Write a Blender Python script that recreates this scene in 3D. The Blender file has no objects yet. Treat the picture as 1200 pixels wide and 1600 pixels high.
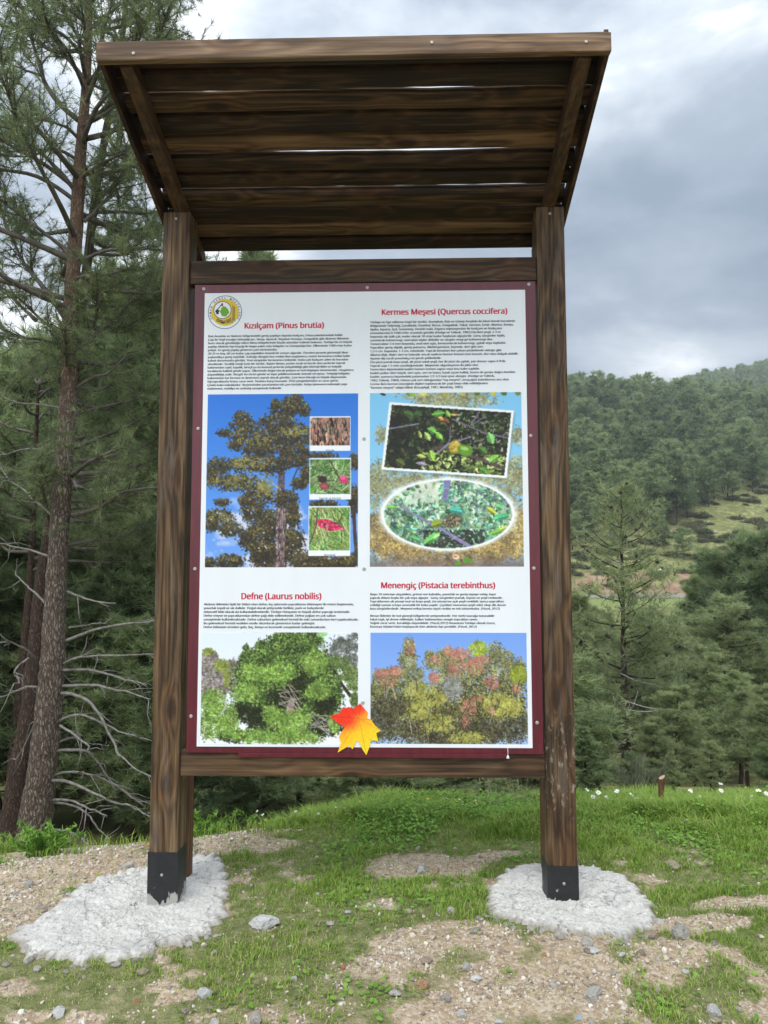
import bpy, bmesh, math, random
import numpy as np
from mathutils import Vector, Matrix
# ------------------------------------------------------------------ camera, world, sun, exposure
S = bpy.context.scene
COL = S.collection
cam_d = bpy.data.cameras.new('camera'); cam = bpy.data.objects.new('camera', cam_d); COL.objects.link(cam)
cam_d.sensor_fit = 'VERTICAL'; cam_d.sensor_height = 24.0; cam_d.sensor_width = 18.0
cam_d.lens = 1202.0/1600.0*24.0
cam_d.clip_start = .05; cam_d.clip_end = 4000
cam.matrix_world = Matrix.Translation((0, 0, 1.5)) @ Matrix.Rotation(math.pi/2 + .081, 4, 'X') @ Matrix.Rotation(-.0011, 4, 'Z')
S.camera = cam
S.render.resolution_x = 768; S.render.resolution_y = 1024
S.view_settings.view_transform = 'Standard'; S.view_settings.look = 'None'
S.view_settings.gamma = 1; S.view_settings.exposure = EXPOSURE = 0.42
S.cycles.use_denoising = True
S.cycles.max_bounces = 6; S.cycles.transparent_max_bounces = 8; S.cycles.volume_bounces = 0
SUN_EL, SUN_AZ = math.radians(58), math.radians(200)      # azimuth clockwise from +Y: behind the camera, a little left
W = bpy.data.worlds.new('World'); S.world = W; W.use_nodes = True
def N(nt, typ, loc=None, **kw):
    n = nt.nodes.new(typ)
    for k, v in kw.items():
        if k in n.inputs.keys() if isinstance(k, str) else False: n.inputs[k].default_value = v
        else: setattr(n, k, v)
    return n
def L(nt, a, b): nt.links.new(a, b)
def ramp(nt, fac, stops, interp='LINEAR'):
    r = nt.nodes.new('ShaderNodeValToRGB'); r.color_ramp.interpolation = interp
    e = r.color_ramp.elements
    while len(e) < len(stops): e.new(.5)
    for x, (p, c) in zip(e, stops):
        x.position = p; x.color = (*c, 1) if len(c) == 3 else c
    if fac is not None: nt.links.new(fac, r.inputs[0])
    return r
def math_n(nt, op, a, b=None, c=None, clamp=False):
    n = nt.nodes.new('ShaderNodeMath'); n.operation = op; n.use_clamp = clamp
    for i, v in enumerate((a, b, c)):
        if v is None: continue
        if isinstance(v, (int, float)): n.inputs[i].default_value = v
        else: nt.links.new(v, n.inputs[i])
    return n.outputs[0]
def mix_c(nt, fac, a, b, mode='MIX'):
    n = nt.nodes.new('ShaderNodeMix'); n.data_type = 'RGBA'; n.blend_type = mode
    for i, v in ((0, fac), (6, a), (7, b)):
        if isinstance(v, (int, float)): n.inputs[i].default_value = v
        elif isinstance(v, tuple): n.inputs[i].default_value = (*v, 1)
        else: nt.links.new(v, n.inputs[i])
    return n.outputs[2]
def noise(nt, vec, scale, detail=4, rough=.55, dist=0, out=0):
    n = nt.nodes.new('ShaderNodeTexNoise'); n.inputs['Scale'].default_value = scale; n.inputs['Detail'].default_value = detail
    n.inputs['Roughness'].default_value = rough; n.inputs['Distortion'].default_value = dist
    if vec is not None: nt.links.new(vec, n.inputs['Vector'])
    return n.outputs[out]
def mapping(nt, vec, scale=(1, 1, 1), loc=(0, 0, 0), rot=(0, 0, 0)):
    n = nt.nodes.new('ShaderNodeMapping'); n.inputs['Scale'].default_value = scale; n.inputs['Location'].default_value = loc; n.inputs['Rotation'].default_value = rot
    nt.links.new(vec, n.inputs['Vector']); return n.outputs[0]

nt = W.node_tree
bg = nt.nodes['Background']
tc = N(nt, 'ShaderNodeTexCoord')
sky = N(nt, 'ShaderNodeTexSky', sky_type='NISHITA'); sky.sun_disc = False
sky.sun_elevation = SUN_EL; sky.sun_rotation = SUN_AZ; sky.air_density = 1.2; sky.dust_density = 2.5
gen = tc.outputs['Generated']
# overcast deck: cloud brightness by direction, brighter towards the veiled sun behind the camera and overhead
m1 = mapping(nt, gen, (1.6, 1.6, 3.6), (.9, .35, .2))
n1 = noise(nt, m1, 1.15, 7, .52, .35)
n2 = noise(nt, mapping(nt, gen, (1, 1, 2.2), (4.1, 2.2, 1.3)), 4.2, 6, .55, .25)
cl = math_n(nt, 'ADD', math_n(nt, 'MULTIPLY', n1, .74), math_n(nt, 'MULTIPLY', n2, .26))
cr = ramp(nt, cl, [(.37, (1.9, 2.35, 2.9)), (.46, (2.85, 3.3, 3.85)), (.53, (4.7, 5.1, 5.5)), (.59, (8.4, 8.6, 8.7))])
sx = N(nt, 'ShaderNodeSeparateXYZ'); L(nt, gen, sx.inputs[0])
dotn = N(nt, 'ShaderNodeVectorMath', operation='DOT_PRODUCT'); L(nt, gen, dotn.inputs[0])
dotn.inputs[1].default_value = (math.sin(SUN_AZ)*math.cos(SUN_EL), math.cos(SUN_AZ)*math.cos(SUN_EL), math.sin(SUN_EL))
glow = math_n(nt, 'MULTIPLY_ADD', math_n(nt, 'POWER', math_n(nt, 'MULTIPLY_ADD', dotn.outputs['Value'], .5, .5, True), 2.2), 2.6, .95)
clouds = N(nt, 'ShaderNodeVectorMath', operation='SCALE'); L(nt, cr.outputs[0], clouds.inputs[0]); L(nt, glow, clouds.inputs['Scale'])
wmix = mix_c(nt, .9, sky.outputs[0], clouds.outputs[0])
L(nt, wmix, bg.inputs['Color']); bg.inputs['Strength'].default_value = .1
sun_d = bpy.data.lights.new('sun', 'SUN'); sun_d.energy = 1.4; sun_d.angle = math.radians(28); sun_d.color = (1, .96, .9)
sun = bpy.data.objects.new('sun', sun_d); COL.objects.link(sun)
sun.rotation_euler = Vector((-math.sin(SUN_AZ)*math.cos(SUN_EL), -math.cos(SUN_AZ)*math.cos(SUN_EL), -math.sin(SUN_EL))).to_track_quat('-Z', 'Y').to_euler()

# ------------------------------------------------------------------ helpers
rng = np.random.default_rng(7); random.seed(7)
def tag(o, label=None, cat=None, group=None, kind=None):
    for k, v in (('label', label), ('category', cat), ('group', group), ('kind', kind)):
        if v: o[k] = v
    return o
def link(name, me, parent=None, mats=None):
    o = bpy.data.objects.new(name, me); COL.objects.link(o)
    if parent is not None: o.parent = parent
    if mats is not None:
        for m in (mats if isinstance(mats, (list, tuple)) else [mats]): me.materials.append(m)
    return o
def empty(name, loc=(0, 0, 0), rz=0):
    o = bpy.data.objects.new(name, None); COL.objects.link(o); o.location = loc; o.rotation_euler = (0, 0, rz); o.empty_display_size = .1
    return o
def mesh_np(name, V, faces, var=None, midx=None, smooth=False, col=None, attrs=None):
    """V (n,3); faces: list of (m,k) index arrays"""
    me = bpy.data.meshes.new(name); V = np.ascontiguousarray(V, np.float32)
    me.vertices.add(len(V)); me.vertices.foreach_set('co', V.ravel())
    faces = [np.asarray(f, np.int32) for f in faces if len(f)]
    idx = np.concatenate([f.ravel() for f in faces]); cnt = np.concatenate([np.full(len(f), f.shape[1], np.int32) for f in faces])
    me.loops.add(len(idx)); me.loops.foreach_set('vertex_index', idx)
    st = np.concatenate([[0], np.cumsum(cnt)[:-1]]).astype(np.int32)
    me.polygons.add(len(cnt)); me.polygons.foreach_set('loop_start', st)
    if midx is not None: me.polygons.foreach_set('material_index', np.asarray(midx, np.int32))
    me.polygons.foreach_set('use_smooth', np.full(len(cnt), bool(smooth)))
    me.update(calc_edges=True)
    if var is not None:
        a = me.attributes.new('var', 'FLOAT', 'POINT'); a.data.foreach_set('value', np.asarray(var, np.float32))
    for k, v in (attrs or {}).items():
        a = me.attributes.new(k, 'FLOAT', 'POINT'); a.data.foreach_set('value', np.asarray(v, np.float32))
    if col is not None:
        a = me.attributes.new('col', 'FLOAT_COLOR', 'POINT'); c = np.ones((len(V), 4), np.float32); c[:, :3] = col
        a.data.foreach_set('color', c.ravel())
    return me
class MB:
    """collects pieces (V, faces, var, material index) into one mesh"""
    def __init__(s): s.V = []; s.F = []; s.var = []; s.mi = []; s.n = 0
    def add(s, V, F, var=.5, mi=0):
        V = np.asarray(V, float); s.V.append(V); v = np.broadcast_to(np.asarray(var, float), (len(V),)); s.var.append(v)
        for f in (F if isinstance(F, list) else [F]):
            f = np.asarray(f)
            if len(f): s.F.append(f + s.n); s.mi.append(np.full(len(f), mi))
        s.n += len(V)
    def mesh(s, name, smooth=False):
        return mesh_np(name, np.concatenate(s.V), s.F, np.concatenate(s.var), np.concatenate(s.mi), smooth)
def nrm(v): return v/np.maximum(np.linalg.norm(v, axis=-1, keepdims=True), 1e-9)
def smooth_path(P, R, sub=4):
    P = np.asarray(P, float); R = np.asarray(R, float); n = len(P)
    if n < 3: t = np.linspace(0, n-1, (n-1)*sub+1); return np.stack([np.interp(t, range(n), P[:, k]) for k in range(3)], 1), np.interp(t, range(n), R)
    out = []; rr = []
    for i in range(n-1):
        p0 = P[max(i-1, 0)]; p1 = P[i]; p2 = P[i+1]; p3 = P[min(i+2, n-1)]
        for k in range(sub):
            t = k/sub
            out.append(.5*((2*p1) + (-p0+p2)*t + (2*p0-5*p1+4*p2-p3)*t*t + (-p0+3*p1-3*p2+p3)*t**3)); rr.append(R[i]*(1-t)+R[i+1]*t)
    out.append(P[-1]); rr.append(R[-1])
    return np.array(out), np.array(rr)
def tube(P, R, k=6, rough=0, r=None):
    P = np.asarray(P, float); R = np.asarray(R, float); n = len(P)
    T = nrm(np.gradient(P, axis=0)); up = np.array([.13, .07, 1.0]) if abs(T[0][2]) < .8 else np.array([1.0, .1, 0])
    A = nrm(np.cross(T, up)); B = np.cross(T, A)
    th = np.arange(k)*2*np.pi/k
    rad = R[:, None]*np.ones((1, k))
    if rough: rad = rad*(1 + rough*((r or rng).random((n, k))-.5))
    V = P[:, None, :] + rad[..., None]*(np.cos(th)[None, :, None]*A[:, None, :] + np.sin(th)[None, :, None]*B[:, None, :])
    V = V.reshape(-1, 3)
    i = np.arange(n-1)[:, None]*k; j = np.arange(k)[None, :]; j2 = (j+1) % k
    F = np.stack([i+j, i+j2, i+k+j2, i+k+j], -1).reshape(-1, 4)
    V = np.concatenate([V, P[:1], P[-1:]]); c0 = n*k; c1 = c0+1
    j = np.arange(k); F3 = np.concatenate([np.stack([np.full(k, c0), (j+1) % k, j], 1), np.stack([np.full(k, c1), (n-1)*k+j, (n-1)*k+(j+1) % k], 1)])
    return V, [F, F3]
def needles(C, D, m, ln, w, r, spread=.75, seg=0., var=None):
    """tufts: m thin triangles round each centre C, fanned about direction D"""
    n = len(C); D = nrm(D)
    base = C[:, None, :] - D[:, None, :]*(r.random((n, m, 1))*seg)
    d = nrm(D[:, None, :]*.8 + r.normal(0, spread, (n, m, 3)))
    l = ln*(.65+.5*r.random((n, m, 1)))
    s = nrm(np.cross(d, r.normal(0, 1, (n, m, 3))))*w*.5
    tip = base + d*l
    V = np.stack([base-s, base+s, tip], 2).reshape(-1, 3)
    F = np.arange(n*m*3).reshape(-1, 3)
    tv = (r.random((n, 1)) if var is None else np.asarray(var)[:, None])
    v = np.clip(np.repeat(np.clip(tv + .22*(r.random((n, m))-.5), 0, 1).reshape(-1), 3), 0, 1)
    return V, F, v
def box(x0, x1, y0, y1, z0, z1):
    V = np.array([(x, y, z) for z in (z0, z1) for y in (y0, y1) for x in (x0, x1)], float)
    F = np.array([(0, 2, 3, 1), (4, 5, 7, 6), (0, 1, 5, 4), (2, 6, 7, 3), (0, 4, 6, 2), (1, 3, 7, 5)])
    return V, F
def bev_box(name, parent, mat, x0, x1, y0, y1, z0, z1, b=.004, warp=None, seg=2, cuts=0, ax=0):
    bm = bmesh.new()
    V, F = box(x0, x1, y0, y1, z0, z1)
    vs = [bm.verts.new(v) for v in V]
    for f in F: bm.faces.new([vs[i] for i in f])
    if b: bmesh.ops.bevel(bm, geom=list(bm.edges), offset=b, segments=seg, affect='EDGES', profile=.6)
    if warp:
        for v in bm.verts: v.co = warp(v.co)
    me = bpy.data.meshes.new(name); bm.to_mesh(me); bm.free()
    o = link(name, me, parent, mat)
    return o

# ------------------------------------------------------------------ materials
def mat(name):
    m = bpy.data.materials.new(name); m.use_nodes = True; nt = m.node_tree
    return m, nt, nt.nodes['Principled BSDF']
def attr(nt, name='var'):
    a = nt.nodes.new('ShaderNodeAttribute'); a.attribute_name = name; return a
def bump(nt, b, h, strength, dist):
    n = nt.nodes.new('ShaderNodeBump'); n.inputs['Strength'].default_value = strength; n.inputs['Distance'].default_value = dist
    L(nt, h, n.inputs['Height']); L(nt, n.outputs[0], b.inputs['Normal'])
def plain(name, c, rough=.6, metal=0, spec=None):
    m, nt, b = mat(name); b.inputs['Base Color'].default_value = (*c, 1); b.inputs['Roughness'].default_value = rough; b.inputs['Metallic'].default_value = metal
    if spec is not None: b.inputs['Specular IOR Level'].default_value = spec
    return m
def wood(name, axis, dark, mid, light, rough=.62, grey=.0, knots=1.0, vary=.2, scuff=None):
    """stained softwood with long grain along axis, growth rings, knots and weathering"""
    m, nt, b = mat(name)
    tc = N(nt, 'ShaderNodeTexCoord'); oi = N(nt, 'ShaderNodeObjectInfo')
    off = N(nt, 'ShaderNodeCombineXYZ')
    for i, k in enumerate((37., 53., 71.)): L(nt, math_n(nt, 'MULTIPLY', oi.outputs['Random'], k), off.inputs[i])
    va = N(nt, 'ShaderNodeVectorMath', operation='ADD'); L(nt, tc.outputs['Object'], va.inputs[0]); L(nt, off.outputs[0], va.inputs[1])
    p = va.outputs[0]
    def st(a, c):
        s = [c, c, c]; s[axis] = a; return tuple(s)
    # knots: sparse cells, ellipses drawn out along the grain; they also bend the rings
    kv = N(nt, 'ShaderNodeTexVoronoi', feature='F1'); kv.inputs['Scale'].default_value = 1.0
    L(nt, mapping(nt, p, st(3.6, 8.5)), kv.inputs['Vector'])
    kd = kv.outputs['Distance']
    knot = ramp(nt, kd, [(.13, (1, 1, 1)), (.24, (0, 0, 0))]).outputs[0]
    bend = ramp(nt, kd, [(.1, (1, 1, 1)), (.6, (0, 0, 0))], 'EASE').outputs[0]
    g0 = noise(nt, mapping(nt, p, st(.55, 8)), 1.0, 2, .45)
    ringv = math_n(nt, 'ADD', math_n(nt, 'MULTIPLY', g0, 11.0), math_n(nt, 'MULTIPLY', bend, 1.1*knots))
    rings = math_n(nt, 'PINGPONG', ringv, .5)
    fine = noise(nt, mapping(nt, p, st(2.2, 95)), 1.0, 4, .65)
    broad = noise(nt, mapping(nt, p, st(.9, 7)), 1.0, 4, .6)
    f = math_n(nt, 'ADD', math_n(nt, 'MULTIPLY', rings, .55), math_n(nt, 'MULTIPLY_ADD', fine, 1.0, -.27))
    f = math_n(nt, 'ADD', f, math_n(nt, 'MULTIPLY_ADD', broad, .9, -.45))
    f = math_n(nt, 'ADD', f, math_n(nt, 'MULTIPLY_ADD', oi.outputs['Random'], vary, -vary/2))
    c = ramp(nt, f, [(.2, dark), (.48, mid), (.74, light)]).outputs[0]
    redk = mix_c(nt, math_n(nt, 'MULTIPLY', bend, .35*knots), c, tuple(x*y for x, y in zip(mid, (1.25, .85, .6))))
    c2 = mix_c(nt, math_n(nt, 'MULTIPLY', knot, .75*knots), redk, tuple(x*.45 for x in dark))
    if grey:
        gm = ramp(nt, noise(nt, mapping(nt, p, st(3, 30)), 1.0, 4, .65), [(.5, (0, 0, 0)), (.75, (1, 1, 1))]).outputs[0]
        c2 = mix_c(nt, math_n(nt, 'MULTIPLY', gm, grey), c2, (.21, .185, .155))
    if scuff:                          # pale scrapes and dried mud splashes on one stretch of the timber
        sp = N(nt, 'ShaderNodeSeparateXYZ'); L(nt, tc.outputs['Object'], sp.inputs[0])
        band = ramp(nt, math_n(nt, 'MULTIPLY', sp.outputs['Z'], 1.0), [(scuff[0], (0, 0, 0)), (scuff[0]+.08, (1, 1, 1)), (scuff[1]-.1, (1, 1, 1)), (scuff[1], (0, 0, 0))]).outputs[0]
        sc_ = ramp(nt, noise(nt, mapping(nt, tc.outputs['Object'], (55, 55, 22), (0, 0, 0), (0, .25, 0)), 1, 4, .6), [(.55, (0, 0, 0)), (.66, (1, 1, 1))]).outputs[0]
        c2 = mix_c(nt, math_n(nt, 'MULTIPLY', math_n(nt, 'MULTIPLY', band, sc_), .6), c2, (.36, .30, .24))
    L(nt, c2, b.inputs['Base Color']); b.inputs['Roughness'].default_value = rough; b.inputs['Specular IOR Level'].default_value = .3
    bump(nt, b, math_n(nt, 'ADD', fine, math_n(nt, 'MULTIPLY', rings, .35)), .5, .003)
    return m
POST = wood('post_wood', 2, (.026, .014, .006), (.100, .058, .026), (.215, .135, .068), grey=.4)
POST2 = wood('scuffed_post_wood', 2, (.026, .014, .006), (.100, .058, .026), (.215, .135, .068), grey=.4, scuff=(.42, .92))
RAILW = wood('rail_wood', 0, (.026, .014, .007), (.085, .047, .021), (.165, .097, .047), grey=.12)
FASC = wood('fascia_wood', 0, (.08, .045, .023), (.19, .118, .066), (.34, .23, .14), grey=.25)
ROOFW = wood('roof_wood', 0, (.018, .010, .005), (.080, .043, .020), (.19, .108, .052), grey=.0, vary=.5)
RAFTW = wood('rafter_wood', 1, (.028, .014, .007), (.07, .037, .019), (.12, .068, .036))
REARW = wood('rear_post_wood', 2, (.06, .028, .014), (.17, .078, .038), (.25, .125, .06))
SCREW = plain('zinc_screw', (.42, .41, .39), .42, .6)
BURG, nt, b = mat('burgundy_frame')
tcn = N(nt, 'ShaderNodeTexCoord'); v = noise(nt, mapping(nt, tcn.outputs['Object'], (30, 30, 3)), 1, 4, .6)
L(nt, ramp(nt, v, [(.3, (.075, .006, .014)), (.7, (.125, .012, .024))]).outputs[0], b.inputs['Base Color'])
b.inputs['Roughness'].default_value = .33
WHITE = plain('white_print', (.75, .78, .82), .42, 0, .35)
SHEET, nt, b = mat('weathered_white_sheet'); p_ = N(nt, 'ShaderNodeTexCoord').outputs['Object']
stk = ramp(nt, noise(nt, mapping(nt, p_, (9, 9, .8)), 1, 5, .6), [(.40, (.75, .78, .82)), (.70, (.725, .755, .793))]).outputs[0]
stk = mix_c(nt, ramp(nt, noise(nt, p_, 40, 4, .7), [(.70, (0, 0, 0)), (.78, (1, 1, 1))]).outputs[0], stk, (.62, .64, .66))
L(nt, stk, b.inputs['Base Color']); b.inputs['Roughness'].default_value = .38; b.inputs['Specular IOR Level'].default_value = .4
TXT = plain('dark_print', (.035, .035, .045), .5, 0, .3)
RED = plain('red_print', (.52, .010, .045), .5, 0, .3)
NAVY = plain('navy_print', (.03, .045, .11), .5, 0, .3)
YEL = plain('yellow_print', (.68, .47, .035), .5, 0, .3)
GRN = plain('green_print', (.14, .36, .02), .5, 0, .3)
DGRN = plain('dark_green_print', (.02, .07, .03), .5, 0, .3)
BRN = plain('brown_print', (.09, .012, .02), .5, 0, .3)
PRINT, nt, b = mat('photo_print'); L(nt, attr(nt, 'col').outputs['Color'], b.inputs['Base Color']); b.inputs['Roughness'].default_value = .42; b.inputs['Specular IOR Level'].default_value = .35

def foliage(name, stops, transl=.35, objvar=.0, rough=.55):
    m, nt, b = mat(name)
    v = attr(nt).outputs['Fac']
    oi = N(nt, 'ShaderNodeObjectInfo')
    if objvar: v = math_n(nt, 'ADD', v, math_n(nt, 'MULTIPLY_ADD', oi.outputs['Random'], objvar, -objvar/2), None, True)
    c = ramp(nt, v, stops).outputs[0]
    L(nt, c, b.inputs['Base Color']); b.inputs['Roughness'].default_value = rough; b.inputs['Specular IOR Level'].default_value = .25
    if transl:
        tr = N(nt, 'ShaderNodeBsdfTranslucent'); L(nt, c, tr.inputs[0])
        mx = N(nt, 'ShaderNodeMixShader'); mx.inputs[0].default_value = transl
        L(nt, b.outputs[0], mx.inputs[1]); L(nt, tr.outputs[0], mx.inputs[2])
        L(nt, mx.outputs[0], nt.nodes['Material Output'].inputs[0])
    return m
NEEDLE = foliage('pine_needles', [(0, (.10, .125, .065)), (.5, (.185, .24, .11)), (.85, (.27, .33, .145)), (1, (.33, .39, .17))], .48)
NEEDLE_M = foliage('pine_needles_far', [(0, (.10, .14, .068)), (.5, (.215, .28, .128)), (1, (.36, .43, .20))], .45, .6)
NEEDLE_L = foliage('pine_needles_pale', [(0, (.17, .205, .10)), (.5, (.29, .345, .165)), (1, (.40, .45, .22))], .45, .3)
DRYN = foliage('thin_pine_needles', [(0, (.07, .085, .05)), (.5, (.12, .15, .085)), (1, (.20, .21, .13))], .3)
BUSH = foliage('shrub_leaves', [(0, (.09, .10, .05)), (.5, (.15, .165, .075)), (1, (.23, .23, .12))], .25, .5)
GRASS = foliage('grass_blades', [(0, (.11, .18, .030)), (.4, (.22, .34, .052)), (.7, (.33, .45, .085)), (.86, (.41, .45, .15)), (1, (.50, .43, .23))], .35)
CLOVER = foliage('clover_leaves', [(0, (.08, .18, .025)), (.5, (.16, .32, .045)), (1, (.28, .45, .08))], .3)
def bark(name, dark, mid, light, redtop=None):
    m, nt, b = mat(name)
    tc = N(nt, 'ShaderNodeTexCoord'); p = tc.outputs['Object']
    v1 = N(nt, 'ShaderNodeTexVoronoi', feature='DISTANCE_TO_EDGE'); v1.inputs['Scale'].default_value = 1
    nz = noise(nt, p, 9, 3, .6, out=1)
    pm = N(nt, 'ShaderNodeVectorMath', operation='MULTIPLY_ADD'); L(nt, nz, pm.inputs[0]); pm.inputs[1].default_value = (.09, .09, .22); L(nt, p, pm.inputs[2])
    L(nt, mapping(nt, pm.outputs[0], (34, 34, 8)), v1.inputs['Vector'])
    crack = ramp(nt, v1.outputs['Distance'], [(.0, (0, 0, 0)), (.32, (1, 1, 1))]).outputs[0]
    fl = noise(nt, mapping(nt, p, (48, 48, 9)), 1, 6, .7)
    f = math_n(nt, 'MULTIPLY', math_n(nt, 'MULTIPLY_ADD', fl, 1.0, .1), math_n(nt, 'MULTIPLY_ADD', crack, .68, .32))
    c = ramp(nt, f, [(.1, dark), (.45, mid), (.75, light)]).outputs[0]
    if redtop:
        sp = N(nt, 'ShaderNodeSeparateXYZ'); L(nt, p, sp.inputs[0])
        up = math_n(nt, 'ADD', math_n(nt, 'MULTIPLY_ADD', sp.outputs['Z'], .3, -.75), math_n(nt, 'MULTIPLY_ADD', noise(nt, p, 3, 3), 1.2, -.6), None, True)
        c = mix_c(nt, math_n(nt, 'MULTIPLY', up, .65), c, ramp(nt, f, [(.1, tuple(x*.4 for x in redtop)), (.7, redtop)]).outputs[0])
    L(nt, c, b.inputs['Base Color']); b.inputs['Roughness'].default_value = .85; b.inputs['Specular IOR Level'].default_value = .15
    bump(nt, b, f, .9, .02)
    return m
BARK = bark('pine_bark', (.018, .013, .010), (.15, .117, .092), (.33, .285, .24), (.24, .145, .095))
BARK2 = bark('dark_pine_bark', (.02, .014, .011), (.075, .05, .038), (.14, .10, .08))
TWIG, nt, b = mat('bare_twigs')
c = ramp(nt, noise(nt, N(nt, 'ShaderNodeTexCoord').outputs['Object'], 14, 4, .6), [(.3, (.085, .075, .062)), (.7, (.25, .235, .21))]).outputs[0]
L(nt, c, b.inputs['Base Color']); b.inputs['Roughness'].default_value = .8
LIMB, nt, b = mat('live_limbs')
c = ramp(nt, noise(nt, N(nt, 'ShaderNodeTexCoord').outputs['Object'], 12, 4, .6), [(.3, (.05, .042, .035)), (.7, (.15, .13, .105))]).outputs[0]
L(nt, c, b.inputs['Base Color']); b.inputs['Roughness'].default_value = .85
CONE = plain('pine_cone', (.022, .017, .014), .8)
PALEB = plain('pale_limbs', (.34, .33, .30), .8)
def _hash(i, j, s):
    n = (i * 374761393 + j * 668265263 + s * 974634777) & 0xffffffff
    n = ((n ^ (n >> 13)) * 1274126177) & 0xffffffff
    return ((n ^ (n >> 16)) & 0xffff) / 65535.0
def vnoise(x, y, s=0):
    x = np.asarray(x, float); y = np.asarray(y, float)
    i = np.floor(x).astype(np.int64); j = np.floor(y).astype(np.int64)
    u = x - i; v = y - j; u = u*u*(3-2*u); v = v*v*(3-2*v)
    return ((_hash(i, j, s)*(1-u) + _hash(i+1, j, s)*u)*(1-v)
            + (_hash(i, j+1, s)*(1-u) + _hash(i+1, j+1, s)*u)*v)
def fbm(x, y, s=0, o=4):
    t = 0; a = .5; f = 1
    for k in range(o):
        t = t + a*vnoise(x*f, y*f, s+k); a *= .5; f *= 2.03
    return t
def sstep(a, b, x):
    t = np.clip((x-a)/(b-a), 0, 1); return t*t*(3-2*t)
PY = [-900, 4.8, 5.5, 9.5, 26, 45, 60, 80, 104, 106, 112, 114.5, 135, 170, 210, 280, 300, 400, 520, 600, 900]
PZ = [0, 0, -.16, -1.75, -5.6, -8.5, -9.3, -8, -2.2, -1.8, -1.8, 1.0, 8.0, 20.5, 37.5, 66, 65, 45, 45, 30, 0]
def edge(x):
    return np.interp(x, [-60, -3, -2, -1.3, -.63, 0, 1.2, 2.4, 4, 60], [4.1, 4.1, 4.2, 4.4, 4.65, 5.05, 4.98, 4.95, 5, 5])
def height(x, y):
    x = np.asarray(x, float); y = np.asarray(y, float)
    sh = (edge(np.clip(x, -6, 6)) - 5.0) * sstep(40, 10, y)
    z = np.interp(y - sh, PY, PZ)
    near = sstep(9, 4, y) * sstep(12, 5, np.abs(x))
    z = z + near*(.075 + .022*np.clip(x, -3, 3))
    z = z + near*(.01*np.exp(-((x+1.75)/.5)**2 - ((y-4.1)/.28)**2) + .03*np.exp(-((x+.85)/.3)**2 - ((y-4.3)/.2)**2)
                  - .075*np.exp(-((x-1.8)/1.4)**2 - ((y-4.95)/.4)**2) - .05*np.exp(-((x-.1)/.7)**2 - ((y-4.95)/.25)**2)
                  - .045*sstep(3.3, 2.5, y))
    z = z + near*(.05*(fbm(x*2.1, y*2.1, 3)-.47) + .022*(fbm(x*13, y*13, 9)-.47))
    z = z + sstep(7, 14, y)*sstep(104, 60, y)*1.2*(fbm(x*.12, y*.12, 5)-.47)
    farn = sstep(113, 135, y)
    z = z + farn*(9*(fbm(x*.016+3.1, y*.016, 21)-.47) + 2.0*(fbm(x*.09, y*.09, 25)-.47))
    z = z - sstep(150, 280, y)*np.clip((x-60)*.06, -2, 9)*sstep(330, 280, y)
    z = z + np.exp(-((y-520)/75)**2)*(80 + .22*(x-203))*sstep(110, 215, x)
    z = z + np.exp(-((y-520)/75)**2)*10*(fbm(x*.02, y*.02, 33)-.47)
    return z
# ------------------------------------------------------------------ ground, road
DIRT = [(-1.62, 3.93, .62, .24), (-.80, 4.24, .34, .16), (-1.62, 3.5, .2, .3), (.20, 3.90, .30, .17), (.22, 3.03, .34, .22), (.80, 2.97, .38, .20), (.40, 2.72, .42, .2),
        (-.42, 2.66, .22, .06), (-1.12, 2.72, .18, .05), (-.70, 2.80, .10, .03), (1.45, 2.68, .28, .10), (1.55, 3.38, .25, .08), (1.78, 4.47, .25, .07), (1.25, 3.22, .25, .09), (-.50, 3.29, .08, .05),
        (.55, 4.0, .15, .08), (1.9, 2.5, .5, .2), (.75, 2.35, .55, .2), (-1.9, 3.7, .3, .2), (-1.45, 4.75, .95, .75), (-1.75, 4.3, .4, .25)]
def dirt(x, y):
    wx = x + .16*(fbm(x*5, y*5, 41)-.47) + .05*(fbm(x*19, y*19, 43)-.47); wy = y + .16*(fbm(x*5, y*5, 42)-.47) + .05*(fbm(x*19, y*19, 44)-.47)
    d = np.zeros(np.shape(x))
    for cx, cy, rx, ry in DIRT:
        q = ((wx-cx)/rx)**2 + ((wy-cy)/ry)**2
        d = np.maximum(d, sstep(1.3, .6, q))
    d = d*(1-.75*sstep(3.4, 3.0, y)*sstep(.50, .62, fbm(x*9+3, y*9, 58)))
    thin = sstep(3.5, 2.8, y)*sstep(.42, .60, fbm(x*4.3, y*5.5, 51)+.05*sstep(3.0, 2.5, y))*(.20+.26*sstep(-.4, .3, x)*sstep(1.3, .9, x))
    spots = sstep(.58, .70, fbm(x*5.2, y*5.2, 55))*.75*sstep(4.6, 3.6, y)
    return np.clip(np.maximum(np.maximum(d, thin), spots), 0, 1)
def axis_pts(lo, hi, step, far, g=1.10):
    c = list(np.arange(lo, hi, step)); s = step; p = hi
    while p < far: c.append(p); s *= g; p += min(s, 9)
    c.append(far); s = step; p = lo-step; pre = []
    while p > -far: pre.append(p); s *= g; p -= min(s, 9)
    return np.array([-far]+pre[::-1]+c)
gx = axis_pts(-2.6, 2.9, .022, 620)
ys = list(np.arange(2.2, 5.7, .02)); p = 5.7; s = .02
while p < 104: ys.append(p); s *= 1.07; p += min(s, 2.0)
ys += [104, 106, 112, 113, 114.5]; p = 116
while p < 640: ys.append(p); p += 4
pre = []; p = 2.18; s = .02
while p > -160: pre.append(p); s *= 1.15; p -= min(s, 20)
gy = np.array(pre[::-1] + ys + [700, 900])
GX, GY = np.meshgrid(gx, gy); GZ = height(GX, GY)
GZ = GZ - .012*(1-dirt(GX, GY))*0
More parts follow.
